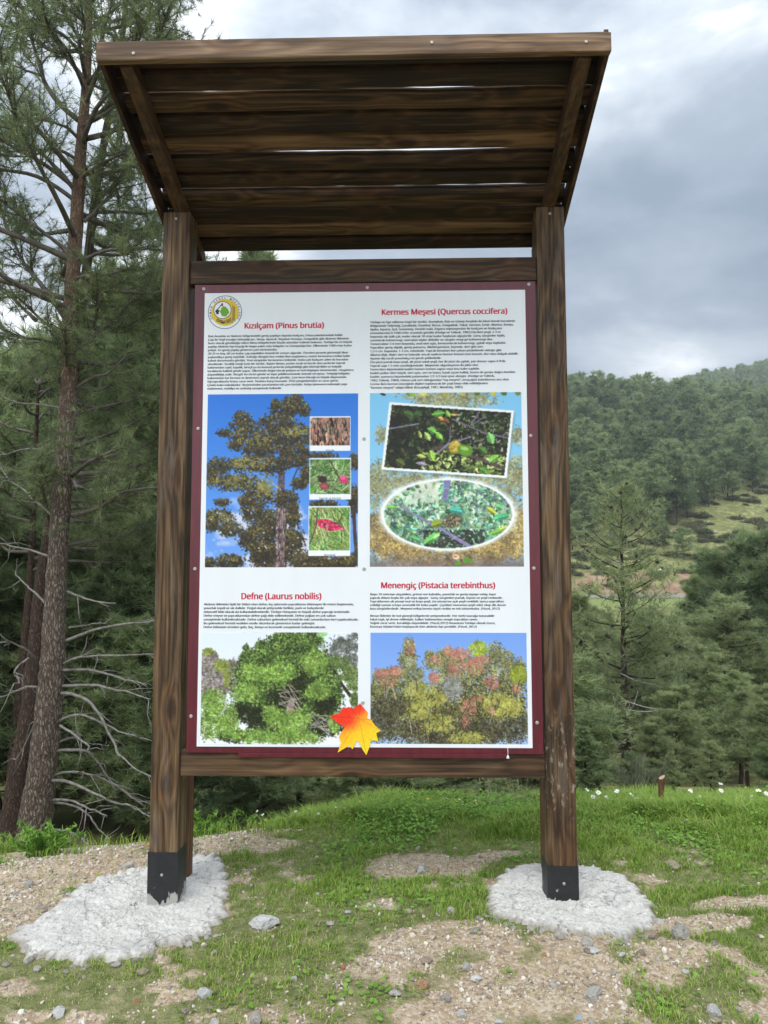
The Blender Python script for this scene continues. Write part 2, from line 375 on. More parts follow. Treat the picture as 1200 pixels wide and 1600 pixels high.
nxg, nyg = len(gx), len(gy)
ii = (np.arange(nyg-1)[:, None]*nxg + np.arange(nxg-1)[None, :]).ravel()
DM = np.where((GY < 6) & (np.abs(GX) < 5) & (GY > 1), dirt(GX, GY), .35)
me = mesh_np('ground', np.stack([GX, GY, GZ], -1).reshape(-1, 3), [np.stack([ii, ii+1, ii+nxg+1, ii+nxg], 1)], smooth=True, attrs={'dirt': DM.ravel()})
GROUND, nt, b = mat('ground_soil')
tc = N(nt, 'ShaderNodeTexCoord'); p = tc.outputs['Object']; sp = N(nt, 'ShaderNodeSeparateXYZ'); L(nt, p, sp.inputs[0])
vo = N(nt, 'ShaderNodeTexVoronoi', feature='F1'); vo.inputs['Scale'].default_value = 75; L(nt, p, vo.inputs['Vector'])
vo2 = N(nt, 'ShaderNodeTexVoronoi', feature='F1'); vo2.inputs['Scale'].default_value = 190; L(nt, p, vo2.inputs['Vector'])
big = noise(nt, p, 3.2, 5, .6)
soil = ramp(nt, big, [(.3, (.33, .225, .135)), (.5, (.44, .33, .215)), (.7, (.50, .41, .29))]).outputs[0]
sepc = N(nt, 'ShaderNodeSeparateColor'); L(nt, vo.outputs['Color'], sepc.inputs[0])
peb = ramp(nt, sepc.outputs[0], [(0, (.22, .165, .115)), (.4, (.40, .315, .22)), (.75, (.50, .43, .335)), (1, (.60, .55, .47))]).outputs[0]
soil = mix_c(nt, .55, soil, peb)
soil = mix_c(nt, math_n(nt, 'MULTIPLY', ramp(nt, noise(nt, p, 26, 5, .65), [(.35, (1, 1, 1)), (.55, (0, 0, 0))]).outputs[0], .35), soil, (.20, .14, .09))
turf = ramp(nt, noise(nt, p, 17, 5, .6), [(.3, (.10, .12, .04)), (.5, (.17, .18, .075)), (.7, (.30, .27, .15))]).outputs[0]
nearc = mix_c(nt, ramp(nt, math_n(nt, 'ADD', attr(nt, 'dirt').outputs['Fac'], math_n(nt, 'MULTIPLY_ADD', noise(nt, p, 40, 3), .5, -.25)), [(.2, (0, 0, 0)), (.6, (1, 1, 1))]).outputs[0], turf, soil)
# far slopes: yellow-green scrub with bare earth and pale rock
scr = ramp(nt, noise(nt, p, .22, 6, .62), [(.3, (.12, .13, .048)), (.5, (.24, .24, .085)), (.66, (.35, .32, .145)), (.8, (.38, .31, .19))]).outputs[0]
scr = mix_c(nt, ramp(nt, noise(nt, p, 1.3, 4, .6), [(.42, (1, 1, 1)), (.6, (0, 0, 0))]).outputs[0], scr, (.13, .145, .06))
cut = math_n(nt, 'MULTIPLY', math_n(nt, 'GREATER_THAN', sp.outputs['Y'], 111.8), math_n(nt, 'LESS_THAN', sp.outputs['Y'], 116.5))
cutc = ramp(nt, noise(nt, p, .8, 5, .65), [(.3, (.20, .12, .075)), (.55, (.31, .21, .14)), (.75, (.38, .31, .24))]).outputs[0]
cutm = math_n(nt, 'MULTIPLY', cut, ramp(nt, noise(nt, p, .35, 4), [(.42, (0, 0, 0)), (.52, (1, 1, 1))]).outputs[0])
scr = mix_c(nt, cutm, scr, cutc)
verge = math_n(nt, 'MULTIPLY', math_n(nt, 'GREATER_THAN', sp.outputs['Y'], 101.5), math_n(nt, 'LESS_THAN', sp.outputs['Y'], 106.2))
scr = mix_c(nt, verge, scr, (.20, .235, .085))
scr = mix_c(nt, math_n(nt, 'GREATER_THAN', sp.outputs['Y'], 300.), scr, (.07, .10, .05))
farf = ramp(nt, math_n(nt, 'MULTIPLY', sp.outputs['Y'], .01), [(.07, (0, 0, 0)), (.14, (1, 1, 1))]).outputs[0]
needle_floor = mix_c(nt, farf, nearc, scr)
L(nt, needle_floor, b.inputs['Base Color']); b.inputs['Roughness'].default_value = .95; b.inputs['Specular IOR Level'].default_value = .1
hgt = math_n(nt, 'ADD', math_n(nt, 'MULTIPLY', vo.outputs['Distance'], -.6), math_n(nt, 'ADD', math_n(nt, 'MULTIPLY', vo2.outputs['Distance'], -.3), noise(nt, p, 45, 5, .7)))
bump(nt, b, hgt, .8, .012)
tag(link('ground', me, None, GROUND), kind='structure')
ROAD, nt, b = mat('road_asphalt')
p = N(nt, 'ShaderNodeTexCoord').outputs['Object']
L(nt, ramp(nt, noise(nt, p, 1.2, 5), [(.3, (.30, .28, .25)), (.7, (.40, .38, .34))]).outputs[0], b.inputs['Base Color']); b.inputs['Roughness'].default_value = .9
rx = np.linspace(-150, 150, 121); rows = []
for yy, dz in ((106.2, .06), (106.2, .55), (106.5, .55), (106.5, .10), (111.6, .10)): rows.append(np.stack([rx, np.full(121, yy), height(rx, np.full(121, 108.)) + dz], 1))
V = np.concatenate(rows); i0 = np.concatenate([k*121 + np.arange(120) for k in range(4)])
tag(link('road', mesh_np('road', V, [np.stack([i0, i0+1, i0+122, i0+121], 1)]), None, ROAD), kind='structure')

# ------------------------------------------------------------------ the information board
YAW = -.0268; BX, BY = -.0997, 3.4641
board = empty('information_board', (BX, BY, 0), YAW)
tag(board, 'brown wooden information board with slanted plank roof and four tree species photos', 'information board')
HW, PW, ZT = .9358, .1285, 3.1996
for s, zb, nm in ((-1, -.12, 'l'), (1, -.06, 'r')):
    x0, x1 = sorted((s*HW, s*(HW-PW)))
    po = bev_box('post', board, POST if s < 0 else POST2, x0, x1, 0, PW, zb, ZT, .006)
    po['label'] = 'left square post with a black base sheath' if s < 0 else 'right square post with scuffed lower face'
    # tarred sheath at the foot, smeared with cement
    zt = .286 if s < 0 else .242
    mb = MB()
    k = 14
    def ring(z, o):
        q = []
        for a0, a1 in (((x0-o, -o), (x1+o, -o)), ((x1+o, -o), (x1+o, PW+o)), ((x1+o, PW+o), (x0-o, PW+o)), ((x0-o, PW+o), (x0-o, -o))):
            for t in np.arange(k)/k: q.append((a0[0]+(a1[0]-a0[0])*t, a0[1]+(a1[1]-a0[1])*t, z))
        return np.array(q)
    zs = np.linspace(zb, zt, 12)
    R_ = [ring(z, .003) for z in zs]; R_[-1][:, 2] += .006*(rng.random(4*k)-.5)
    R_.append(ring(zt, -.004)); V = np.concatenate(R_); n4 = 4*k
    i = np.arange(len(R_)-1)[:, None]*n4; j = np.arange(n4)[None, :]
    F = np.stack([i+j, i+(j+1) % n4, i+n4+(j+1) % n4, i+n4+j], -1).reshape(-1, 4)
    so = link('post_sheath', mesh_np('post_sheath', V, [F]), board)
    so.data.materials.append(None)
    m, nt, b = mat('tar_sheath'); p = N(nt, 'ShaderNodeTexCoord').outputs['Object']; sp = N(nt, 'ShaderNodeSeparateXYZ'); L(nt, p, sp.inputs[0])
    nz = noise(nt, mapping(nt, p, (1, 1, .5)), 16, 4, .6)
    base = ramp(nt, noise(nt, p, 30, 4), [(.35, (.005, .006, .007)), (.7, (.014, .014, .016))]).outputs[0]
    lo = math_n(nt, 'MULTIPLY_ADD', sp.outputs['Z'], -9.5 if s < 0 else -5, 1.35 if s < 0 else .80)
    cm = ramp(nt, math_n(nt, 'ADD', lo, math_n(nt, 'MULTIPLY_ADD', nz, 3.2, -1.6)), [(.42, (0, 0, 0)), (.5, (1, 1, 1))]).outputs[0]
    scrape = ramp(nt, noise(nt, mapping(nt, p, (40, 40, 9), (0, 0, 0), (0, .5, 0)), 1, 3), [(.70, (0, 0, 0)), (.74, (1, 1, 1))]).outputs[0]
    c = mix_c(nt, scrape, base, (.38, .37, .36)); c = mix_c(nt, cm, c, (.33, .315, .29))
    L(nt, c, b.inputs['Base Color']); b.inputs['Roughness'].default_value = .55
    so.data.materials[0] = m
XI = HW-PW
bev_box('rail', board, RAILW, -XI, XI, .010, .075, 2.8533, 2.9648, .005)['label'] = 'upper crossbar above the panel'
bev_box('rail', board, RAILW, -XI, XI, .010, .075, .609, .7225, .005)['label'] = 'lower crossbar under the panel'
SL = .31
zr = lambda v: 3.2 - SL*v
def slope_warp(co): return Vector((co.x, co.y, co.z - SL*co.y))
for s in (-1, 1):
    xc = s*(HW-PW/2) + (.012 if s < 0 else 0)
    bev_box('rafter', board, RAFTW, xc-.026, xc+.026, -.705, .375, 3.2012, 3.272, .004, slope_warp)
    xc2 = s*(HW-PW/2) - s*.0
    bev_box('rear_post', board, REARW, s*.862-.022, s*.862+.022, .30, .37, -.1, 3.078, .003)
    xb = s*.9535
    bev_box('barge_board', board, RAFTW, xb-.009, xb+.009, -.7135, .39, 3.195, 3.30, .003, lambda co: Vector((co.x, co.y, co.z-.33*co.y)))
bev_box('fascia_board', board, FASC, -.9635, .9635, -.745, -.715, 3.4276, 3.5017, .005)
# roof planks: half-round undersides, ragged edges, light showing through two of the joints
nb = 11; v0, v1 = -.712, .385; pitch = (v1-v0)/nb
for k in range(nb):
    a = v0 + k*pitch; b_ = a + pitch
    gapn = {4: .0155, 6: .0235}.get(k, .0008); gapp = {5: .0145, 7: .0225}.get(k, .0008)
    if k == 2: gapp = .0125
    if k == 1: gapn = .0115
    if k in (8, 9): gapp = .010
    nu = 90; us = np.linspace(-.943, .943, nu); rr = np.random.default_rng(100+k)
    def edge_n(sd, amp): return amp*(fbm(us*2.2+sd, us*0+sd, 60+k)-.47)*2 + amp*.5*(fbm(us*9+sd, us*0+sd, 61+k)-.47)
    e0 = a + gapp*.5 + edge_n(1.3, .011 if gapp > .002 else .001); e1 = b_ - gapn*.5 + edge_n(7.7, .011 if gapn > .002 else .001)
    prof = [(0, .034), (0, .027), (.075, .026), (.10, .013), (.16, .005), (.30, .0005), (.5, 0), (.70, .0005), (.84, .005), (.90, .013), (.925, .026), (1, .027), (1, .034)]
    V = []
    dz = .003*rr.normal(); tilt = .006*rr.normal()
    for t, h in prof:
        vv = e0 + (e1-e0)*t
        V.append(np.stack([us, vv, zr(vv) + .0735 + h + dz*.4 + tilt*(t-.5)], 1))
    V = np.stack(V, 1).reshape(-1, 3); npf = len(prof)
    i = np.arange(nu-1)[:, None]*npf; j = np.arange(npf)[None, :]
    F = np.stack([i+j, i+npf+j, i+npf+(j+1) % npf, i+(j+1) % npf], -1).reshape(-1, 4)
    ends = [np.arange(npf)[::-1][None, :], ((nu-1)*npf+np.arange(npf))[None, :]]
    link('roof_plank', mesh_np('roof_plank', V, [F]+ends), board, ROOFW)
# screws seen on the timber
def screw_mesh(r=.006):
    mb = MB(); n = 14; th = np.arange(n)*2*np.pi/n
    rows = [(r, 0), (r, -.0012), (r*.72, -.0026), (r*.25, -.0030), (r*.2, -.0014)]
    V = np.concatenate([np.stack([q*np.cos(th), np.full(n, d), q*np.sin(th)], 1) for q, d in rows]+[np.array([[0, -.0014, 0]])])
    i = np.arange(len(rows)-1)[:, None]*n; j = np.arange(n)[None, :]
    F = np.stack([i+j, i+(j+1) % n, i+n+(j+1) % n, i+n+j], -1).reshape(-1, 4)
    b0 = (len(rows)-1)*n; F3 = np.stack([b0+np.arange(n), b0+(np.arange(n)+1) % n, np.full(n, len(V)-1)], 1)
    return mesh_np('screw', V, [F, F3], smooth=True)
SM = screw_mesh(.0065); SM.materials.append(SCREW)
for x, y, z in ((-.875, -.0008, 3.165), (.87, -.0008, 3.165), (-.82, -.7455, 3.452), (.30, -.7455, 3.472), (.87, -.7455, 3.463), (-.875, -.0038, .19), (.875, -.0038, .17)):
    o = link('screw', SM, board); o.location = (x, y, z)
# ---- the printed panel
panel = bev_box('panel', board, BURG, -.7781, .7969, -.004, .0095, .7146, 2.8434, .002)
panel['label'] = 'burgundy framed printed panel about four tree species'
YF = -.0041
def quad_sheet(name, pts, y, m, parent=panel):
    V = np.array([(x, y, z) for x, z in pts]); return link(name, mesh_np(name, V, [np.arange(len(V))[None, :]]), parent, m)
wb = bev_box('white_sheet', panel, SHEET, -.731, .749, -.0062, -.0041, .742, 2.802, 0)
YW = -.0064
st = bev_box('lower_strip', panel, BURG, -.5445, .646, -.0095, -.0045, .698, .7155, .001)
cd = MB(); cd.add(*tube([(.640, -.0105, .745), (.641, -.0108, .722), (.640, -.0105, .706)], [.0012, .0012, .0012], 5)); cd.add(*tube([(.640, -.011, .712), (.640, -.011, .706), (.640, -.011, .699)], [.002, .0055, .0075], 8))
link('cord', cd.mesh('cord', True), panel, plain('white_cord', (.8, .79, .76), .7))
for x, z in [(-.7362, 2.8235), (.0239, 2.8210), (.7667, 2.8277), (-.7510, 2.1665), (.0097, 2.1145), (.7639, 2.1248), (-.7537, 1.5256), (.0103, 1.5247), (.7683, 1.5265), (-.7586, .8726), (.0053, .9350), (.7709, .8507)]:
    o = link('screw', SM, panel); inside = abs(x) < .2 and z < 2.5; o.location = (x, -.0064 if inside else -.0041, z); o.scale = (1.25, 1.2, 1.25)
# ---- text
import os
FONT = None
try:
    fp_ = os.path.join(bpy.utils.resource_path('LOCAL'), 'datafiles', 'fonts', 'NotoSansHebrew-Regular.woff2')
    if os.path.exists(fp_): FONT = bpy.data.fonts.load(fp_)
except Exception: FONT = None
def text_mesh(s, size=1.0, bold=0., lsp=1.0, shear=0):
    cu = bpy.data.curves.new('txt', 'FONT'); cu.body = s; cu.size = size; cu.offset = bold; cu.space_line = lsp; cu.resolution_u = 2; cu.fill_mode = 'BOTH'
    if FONT: cu.font = FONT
    o = bpy.data.objects.new('txt', cu); COL.objects.link(o)
    dg = bpy.context.evaluated_depsgraph_get(); dg.update()
    me = bpy.data.meshes.new_from_object(o.evaluated_get(dg)); bpy.data.objects.remove(o); bpy.data.curves.remove(cu)
    V = np.zeros(len(me.vertices)*3); me.vertices.foreach_get('co', V)
    return me, V.reshape(-1, 3)
def put_text(name, s, x0, x1, z0, z1, m, bold=0., lsp=1.0, y=YW, parent=panel):
    me, V = text_mesh(s, 1.0, bold, lsp)
    a, b_ = V.min(0), V.max(0)
    fx = (x1-x0)/(b_[0]-a[0]); fz = (z1-z0)/(b_[1]-a[1])
    P = np.stack([x0+(V[:, 0]-a[0])*fx, np.full(len(V), y), z0+(V[:, 1]-a[1])*fz], 1)
    if name in ('heading', 'text_block'):              # heavier strokes: copies laid a hair apart
        fs = {}
        for p_ in me.polygons: fs.setdefault(len(p_.vertices), []).append(list(p_.vertices))
        mb = MB()
        for q, (du, dw) in enumerate(((0, 0), (.0017, .0005), (-.0017, -.0005), (.0008, -.0008), (-.0008, .0008)) if name == 'heading' else ((0, 0), (.0008, .0002), (-.0008, -.0002))): mb.add(P+np.array([du, -.00006*q, dw]), [np.array(f_) for f_ in fs.values()])
        bpy.data.meshes.remove(me); return link(name, mb.mesh(name), parent, m)
    me.vertices.foreach_set('co', P.astype(np.float32).ravel()); me.update(); me.materials.clear()
    return link(name, me, parent, m)
put_text('heading', 'Kızılçam (Pinus brutia)', -.5422, -.1770, 2.624, 2.660, RED, 0.)
put_text('heading', 'Kermes Meşesi (Quercus coccifera)', .0919, .6651, 2.682, 2.718, RED, 0.)
put_text('heading', 'Defne (Laurus nobilis)', -.5398, -.1820, 1.384, 1.419, RED, 0.)
put_text('heading', 'Menengiç (Pistacia terebinthus)', .0879, .5936, 1.430, 1.466, RED, 0.)
B1 = """Batı Anadolu ve Akdeniz bölgesindeki geniş yayılışın dışında kızılçam, Erbaa yakınlarındaki Kelkit
Çayı ile Yeşil ırmağın birleştiği yer, Sinop, Ayancık, Boyabat Amasya, Zonguldak gibi Akdeniz ikliminin
bariz olarak görüldüğü mikro klima bölgelerinde küçük adacıklar halinde bulunur. Türkiye'de en büyük
yayılışı Akdeniz kıyı kuşağı ile kıyıya yakın arka bölgeler ve Güneydoğu'dur. Ülkemizde 1500 m'ye kadar
yetişir. En geniş yayılış gösteren çam türümüzdür.
20-25 m boy, 60 cm kadar çap yapabilen önemli bir orman ağacıdır. Önceleri piramit görünüşlü iken
yaşlandıkça geniş tepelidir. Kabuğu düzgün boz renkte iken yaşlanınca, esmer kırmızımsı renkte kalın
kabuk durumunda görülür. Yeni sürgünler kırmızımsı renktedir. Daha çok Kızılçam adını da buradan
almaktadır. Sıcaklık isteği fazla bir türdür. Kışları ılıman, yazları sıcak ve kurak olan yerlerde toprak
bakımından zayıf, kayalık, kireçli ya da kumsal yerlerde yetişebildiği gibi elverişli iklim ve balçıklı
toraklarda kaliteli gövde yapar. Ülkemizde doğal olarak yetişen ve hızlı büyüyen türümüzdür. rüzgârlara
dayanıklılığı azdır. Rüzgâr bu türün gövde ve tepe şekillenmesinde önemli rol oynar. Yetiştiği bölgeler
bakımından kar kırması ve devirmesi seyrek olarak görülür. Çam kese böceği en büyük düşmanıdır.
Sığ topraklarda fırtına zarar verir. Donlara karşı hassastır. Örtü yangınlarından az zarar görür.
Çünkü kalın kabukludur. Reçinesinden yararlanılan tek çam türüdür. Kolay işlenmesi nedeniyle yapı
malzemesi, mobilya ve ambalaj sanayisinde kullanılır."""
B2 = """Türkiye ve Ege adlarına özgü bir türdür. Kuzeybatı, Batı ve Güney Anadolu ile lokal olarak Karadeniz
Bölgesinde Tekirdağ, Çanakkale, İstanbul, Bursa, Zonguldak, Tokat, Giresun, İzmir, Manisa, Konya,
Aydın, Isparta, İçel, Gaziantep, Denizli maki, frigana vejetasyonları ile kızılçam ve fıstıkçamı
ormanlarında 0-1500 m'ler arasında görülür (Hedge ve Yaltırık, 1982) Herdem yeşil, 2-3 m
boyunda sık dallı çalı, ender olarak 10 m'ye kadar boylanan ağaçlardır. Genç sürgünler tüylü,
sarımtırak-kahverengi, sonradan tüyler dökülür ve sürgün rengi gri-kahverengi olur.
Tomurcuklar 3-4 mm boyunda, oval-sivri uçlu, kırmızımtırak-kahverengi, çıplak veya tüylüdür.
Yapraklar geniş eliptik, geniş yumurta, dikdörtgenimsi, biçimde, deri gibi sert.
1,5-5 cm. boyunda, 1-3 cm. enindedir. Yaprak kenarları lise-çoban püskülünde olduğu gibi
dikensi dişli, dişler sivri ve batıcıdır ancak nadiren hemen hemen tam kenarlı, düz veya dalgalı olabilir.
Ayanın dip tarafı yuvarlakça ve yürek şeklindedir.
Üst yüzü parlak koyu yeşil, alt yüzü soluk yeşil, her iki yüzü de çıplak, yan damar sayısı 4-8'dir.
Yaprak sapı 1-5 mm uzunluğundadır. Meyvenin olgunlaşması iki yılda olur.
Yarım küre biçimindeki kadeh hemen hemen sapsız veya kısa kalın saplıdır.
Kadeh pulları dört köşeli, sivri uçlu, sert ve batıcı, basık uçtan kalkık, bazen de geriye doğru kıvrıktır.
Kadeh, yumurta biçimindeki palamudun 1/2-1/3 ünü içine almıştır. (Hedge ve Yaltırık,
1982; Yaltırık, 1984). Odunu çok sert olduğundan "taş meşesi", ortaçağda kabuklarına arız olan
Cerme ilicis kermes böceğinin dişileri toplanarak bir çeşit boya elde edildiğinden
"kermes meşesi" adıyla bilinir (Kasaplıgil, 1981, Menitsky, 2005)"""
B3 = """Akdeniz ikliminin tipik bir bitkisi olan defne, kış aylarında yapraklarını dökmeyen iki metre boylarında,
yuvarlak tepeli ve sık dallıdır. Doğal olarak yetişmekle birlikte, park ve bahçelerde
dekoratif bitki olarak da kullanılabilmektedir. Türkiye Dünyanın en büyük defne yaprağı üreticisidir.
Defne meyve ve yapraklarından defne yağı elde edilmektedir. Defne yağları en çok sabun
sanayisinde kullanılmaktadır. Defne sabunları geleneksel formül ile eski zamanlardan beri yapılmaktadır.
Bu geleneksel formül nesilden nesile aktarılarak günümüze kadar gelmiştir.
Defne bitkisinin ürünleri gıda, ilaç, kimya ve kozmetik sanayisinde kullanılmaktadır."""
B4 = """Boyu 10 metreye ulaşabilen, grimsi sarı kabuklu, yuvarlak ve geniş tepeye sahip, kışın
yaprak döken boylu bir çalı veya ağaçtır.  Genç sürgünleri parlak, tüysüz ve yeşil renktedir.
Yapraklarının alt yüzeyi mat ve koyu yeşil, üst yüzeyi ise açık yeşil renklidir ayrıca yaprakları
ezildiği zaman ortaya aromatik bir koku yayılır. Çiçekleri morumsu yeşil rekte olup dik duran
kısa sürgünlerdedir. Meyvesi erikoj kırmızı siyah renkte ve tek tohumludur. (Yücel, 2012)

Ilıman İklimler ile bol güneşli bölgelerde yetişmektedir. Her türlü taorağa tutunabilir
fakat taşlı, iyi drene edilmiştir, kalker bakımından zengin toprakları sever.
Soğuk zarar verir, kuraklığa dayanıklıdır. (Yücel,2012) Anavatanı Türkiye olmak üzere,
Kanarya Adaları'ndan başlayarak tüm akdeniz kıyı şerididir. (Yücel, 2012)"""
put_text('text_block', B1, -.712, -.040, 2.344, 2.603, TXT, 0.)
put_text('text_block', B2, .037, .715, 2.342, 2.662, TXT, 0.)
put_text('text_block', B3, -.710, -.014, 1.258, 1.373, TXT, 0.)
put_text('text_block', B4, .037, .640, 1.261, 1.417, TXT, 0.)
# ---- emblem: ring lettering, yellow disc, white disc with oak leaf, hatched fir and book
EC = (-.6356, 2.7107); ER = .0792
def disc(cx, cz, r, y, n=72, r2=None):
    th = np.arange(n)*2*np.pi/n
    if r2 is None:
        return np.stack([cx+r*np.cos(th), np.full(n, y), cz+r*np.sin(th)], 1), [np.arange(n)[None, :]]
    V = np.concatenate([np.stack([cx+q*np.cos(th), np.full(n, y), cz+q*np.sin(th)], 1) for q in (r, r2)])
    j = np.arange(n); return V, [np.stack([j, (j+1) % n, n+(j+1) % n, n+j], 1)]
def px_em(x, y): return EC[0]+(x-560)/355*ER, EC[1]-(y-515)/355*ER
eb = MB(); E_MATS = [WHITE, NAVY, YEL, GRN, DGRN, BRN, TXT]
y = YW
eb.add(*disc(*EC, ER, y, 96, ER*.965), mi=1)
c = px_em(562, 518); eb.add(*disc(*c, ER*.80, y-.0001), mi=2)
c = px_em(508, 470); eb.add(*disc(*c, ER*.525, y-.0003, 60, ER*.49), mi=6); eb.add(*disc(*c, ER*.49, y-.0002), mi=0)
def poly(pts, yy, mi):
    V = np.array([(*[q for q in (px_em(a, b_)[0],)], yy, px_em(a, b_)[1]) for a, b_ in pts]); eb.add(V, [np.arange(len(V))[None, :]], mi=mi)
rr = np.random.default_rng(3)
for k, (a, b_, q) in enumerate([(540, 450, 62), (510, 500, 52), (580, 480, 55), (600, 520, 48), (530, 550, 50), (570, 570, 42), (560, 510, 60)]):
    n = 14; th = np.arange(n)*2*np.pi/n; poly([(a+q*(.85+.25*rr.random())*math.cos(t), b_+q*(.85+.25*rr.random())*math.sin(t)) for t in th], y-.0004-.00005*k, 3)
poly([(500, 315), (520, 335), (470, 390), (430, 440), (360, 490), (355, 482), (415, 430), (460, 375)], y-.0009, 5)
poly([(490, 330), (520, 350), (515, 385), (485, 380)], y-.001, 5)
for a, b_, q, mi in ((400, 490, 34, 6), (405, 530, 30, 4), (375, 505, 16, 6), (432, 488, 18, 6)):
    n = 12; th = np.arange(n)*2*np.pi/n; poly([(a+q*math.cos(t), b_+q*math.sin(t)) for t in th], y-.001-.0001*(mi == 6), mi)
for k in range(9):                       # half fir: slanting strokes
    z0 = 365+k*34; poly([(712, z0), (712, z0+16), (772, z0+78), (772, z0+58)], y-.0003, 6)
poly([(708, 640), (720, 640), (720, 752), (708, 752)], y-.0003, 6)
for k in range(7):                       # open book: fan of strokes
    poly([(575, 678+k*12), (575, 684+k*12), (640, 670+k*12), (695, 622+k*17), (695, 614+k*17), (640, 662+k*12)], y-.0003, 6)
def glyphs(s, place, h, mi, bold=.03):
    for ch, (cx, cz, rot) in zip(s, place):
        if ch == ' ': continue
        me, V = text_mesh(ch, 1, bold); mn, mx = V.min(0), V.max(0)
        f = h/.73; u = (V[:, 0]-(mn[0]+mx[0])/2)*f; w = (V[:, 1]-.36)*f
        P = np.stack([cx+u*math.cos(rot)-w*math.sin(rot), np.full(len(V), y-.0004), cz+u*math.sin(rot)+w*math.cos(rot)], 1)
        polys = {}
        for p_ in me.polygons: polys.setdefault(len(p_.vertices), []).append(list(p_.vertices))
        eb.add(P, [np.array(v_) for v_ in polys.values()], mi=mi); bpy.data.meshes.remove(me)
word = 'ORMAN GENEL MÜDÜRLÜĞÜ'; n = len(word); angs = np.radians(np.linspace(205, -25, n))
glyphs(word, [(EC[0]+ER*.875*math.cos(a), EC[1]+ER*.875*math.sin(a), a-math.pi/2) for a in angs], ER*.13, 6)
glyphs('OGM', [(*px_em(418, 678), -.25), (*px_em(474, 702), -.2), (*px_em(530, 716), -.1)], ER*.2, 6, .05)
em = eb.mesh('emblem'); eo = link('emblem', em, panel, E_MATS)
# ---- maple leaf pasted over the lower edge
LP = [(-.1394, .8777), (-.0948, .8918), (-.0813, .9169), (-.0680, .9120), (-.0572, .9170), (-.0373, .9087), (-.0259, .9171), (-.0061, .9319), (.0109, .9116), (.0280, .8922), (.0223, .8700), (.0421, .8617), (.0591, .8368), (.0845, .8147), (.0648, .8036), (.0732, .7690), (.0422, .7730), (.0337, .7398), (.0210, .7094), (.0026, .7369), (-.0073, .7590), (-.0200, .7741), (-.0397, .7339), (-.0539, .7505), (-.1047, .7198), (-.0907, .7613), (-.0993, .7890), (-.0739, .8307), (-.1023, .8445), (-.1223, .8611)]
LPa = np.array(LP); lc = np.array((-.012, .826)); k_ = len(LPa); t = np.linspace(0, k_, k_*6, endpoint=False); i = t.astype(int); f = (t-i)[:, None]
Lo = LPa[i % k_]*(1-f)+LPa[(i+1) % k_]*f; no = len(Lo); qs = np.linspace(.03, 1, 30)
P2 = (lc+(Lo-lc)[None]*qs[:, None, None]).reshape(-1, 2); P2 = np.concatenate([P2, [lc]])
V = np.stack([P2[:, 0], -.0100-.0012*np.cos(P2[:, 0]*60), P2[:, 1]], 1)
a_ = np.arange(29)[:, None]*no; j = np.arange(no)[None, :]
me = mesh_np('maple_leaf', V, [np.stack([a_+j, a_+(j+1) % no, a_+no+(j+1) % no, a_+no+j], -1).reshape(-1, 4), np.stack([np.arange(no), np.full(no, len(V)-1), (np.arange(no)+1) % no], 1)])
def lin(c): c = np.asarray(c, float)/255; return np.where(c <= .04045, c/12.92, ((c+.055)/1.055)**2.4)
q = (V[:, 0]+.04)*.75 - (V[:, 2]-.83)*1.25; q = q + .04*(fbm(V[:, 0]*40, V[:, 2]*40, 5)-.5)
st_ = [(-.11, (225, 40, 25)), (-.06, (240, 75, 35)), (-.02, (248, 150, 40)), (.05, (252, 190, 35)), (.13, (235, 205, 40))]
cc = np.stack([np.interp(q, [s_[0] for s_ in st_], [s_[1][k] for s_ in st_]) for k in range(3)], 1)
left = sstep(.0, -.07, V[:, 0])*sstep(.80, .86, V[:, 2]); cc = cc*(1-left[:, None]) + np.array((232, 55, 30))*left[:, None]
ctr = np.array((-.012, .868)); vein = np.zeros(len(V))
for tx, tz in [(-.13, .876), (-.004, .93), (.08, .815), (.021, .715), (-.10, .725), (.04, .86), (-.05, .91)]:
    d = np.array((tx, tz))-ctr; l = np.linalg.norm(d); d /= l; rel = V[:, [0, 2]]-ctr; t = rel@d; dist = np.abs(rel@np.array((-d[1], d[0])))
    vein = np.maximum(vein, sstep(.0022, .0006, dist)*(t > 0)*(t < l*.95))
cc = cc*(1-.16*vein[:, None])*(.93+.16*fbm(V[:, 0]*160, V[:, 2]*160, 15))[:, None]
a = me.attributes.new('col', 'FLOAT_COLOR', 'POINT'); c4 = np.ones((len(V), 4), np.float32); c4[:, :3] = lin(cc); a.data.foreach_set('color', c4.ravel())
lo = link('maple_leaf', me, panel, PRINT); lo['label'] = 'orange and yellow maple leaf pasted at the bottom edge'
sm = lo.modifiers.new('solid', 'SOLIDIFY'); sm.thickness = .0012

# ---- the four printed photographs, painted stroke by stroke into fine grids
def canvas(w, h, c0, c1):
    t = np.linspace(0, 1, h)[:, None, None]; return np.array(c0, float)*(1-t)+np.array(c1, float)*t + np.zeros((h, w, 3))
def dab(im, x, y, ln, wd, an, col, al=1.0):
    h, w = im.shape[:2]; R = int(max(ln, wd))+2
    x0, x1, y0, y1 = int(max(x-R, 0)), int(min(x+R+1, w)), int(max(y-R, 0)), int(min(y+R+1, h))
    if x1 <= x0 or y1 <= y0: return
    X = np.arange(x0, x1)[None, :]-x; Y = np.arange(y0, y1)[:, None]-y
    c, s = math.cos(an), math.sin(an); u = (X*c+Y*s)/ln; v = (-X*s+Y*c)/wd
    m = np.clip((1.25-(u*u+v*v))*1.6, 0, 1)[..., None]*al
    im[y0:y1, x0:x1] = im[y0:y1, x0:x1]*(1-m)+np.array(col, float)*m
def pick(r, cols):
    c = np.array(cols[r.integers(len(cols))], float); return np.clip(c*(.8+.4*r.random())+r.normal(0, 5, 3), 0, 255)
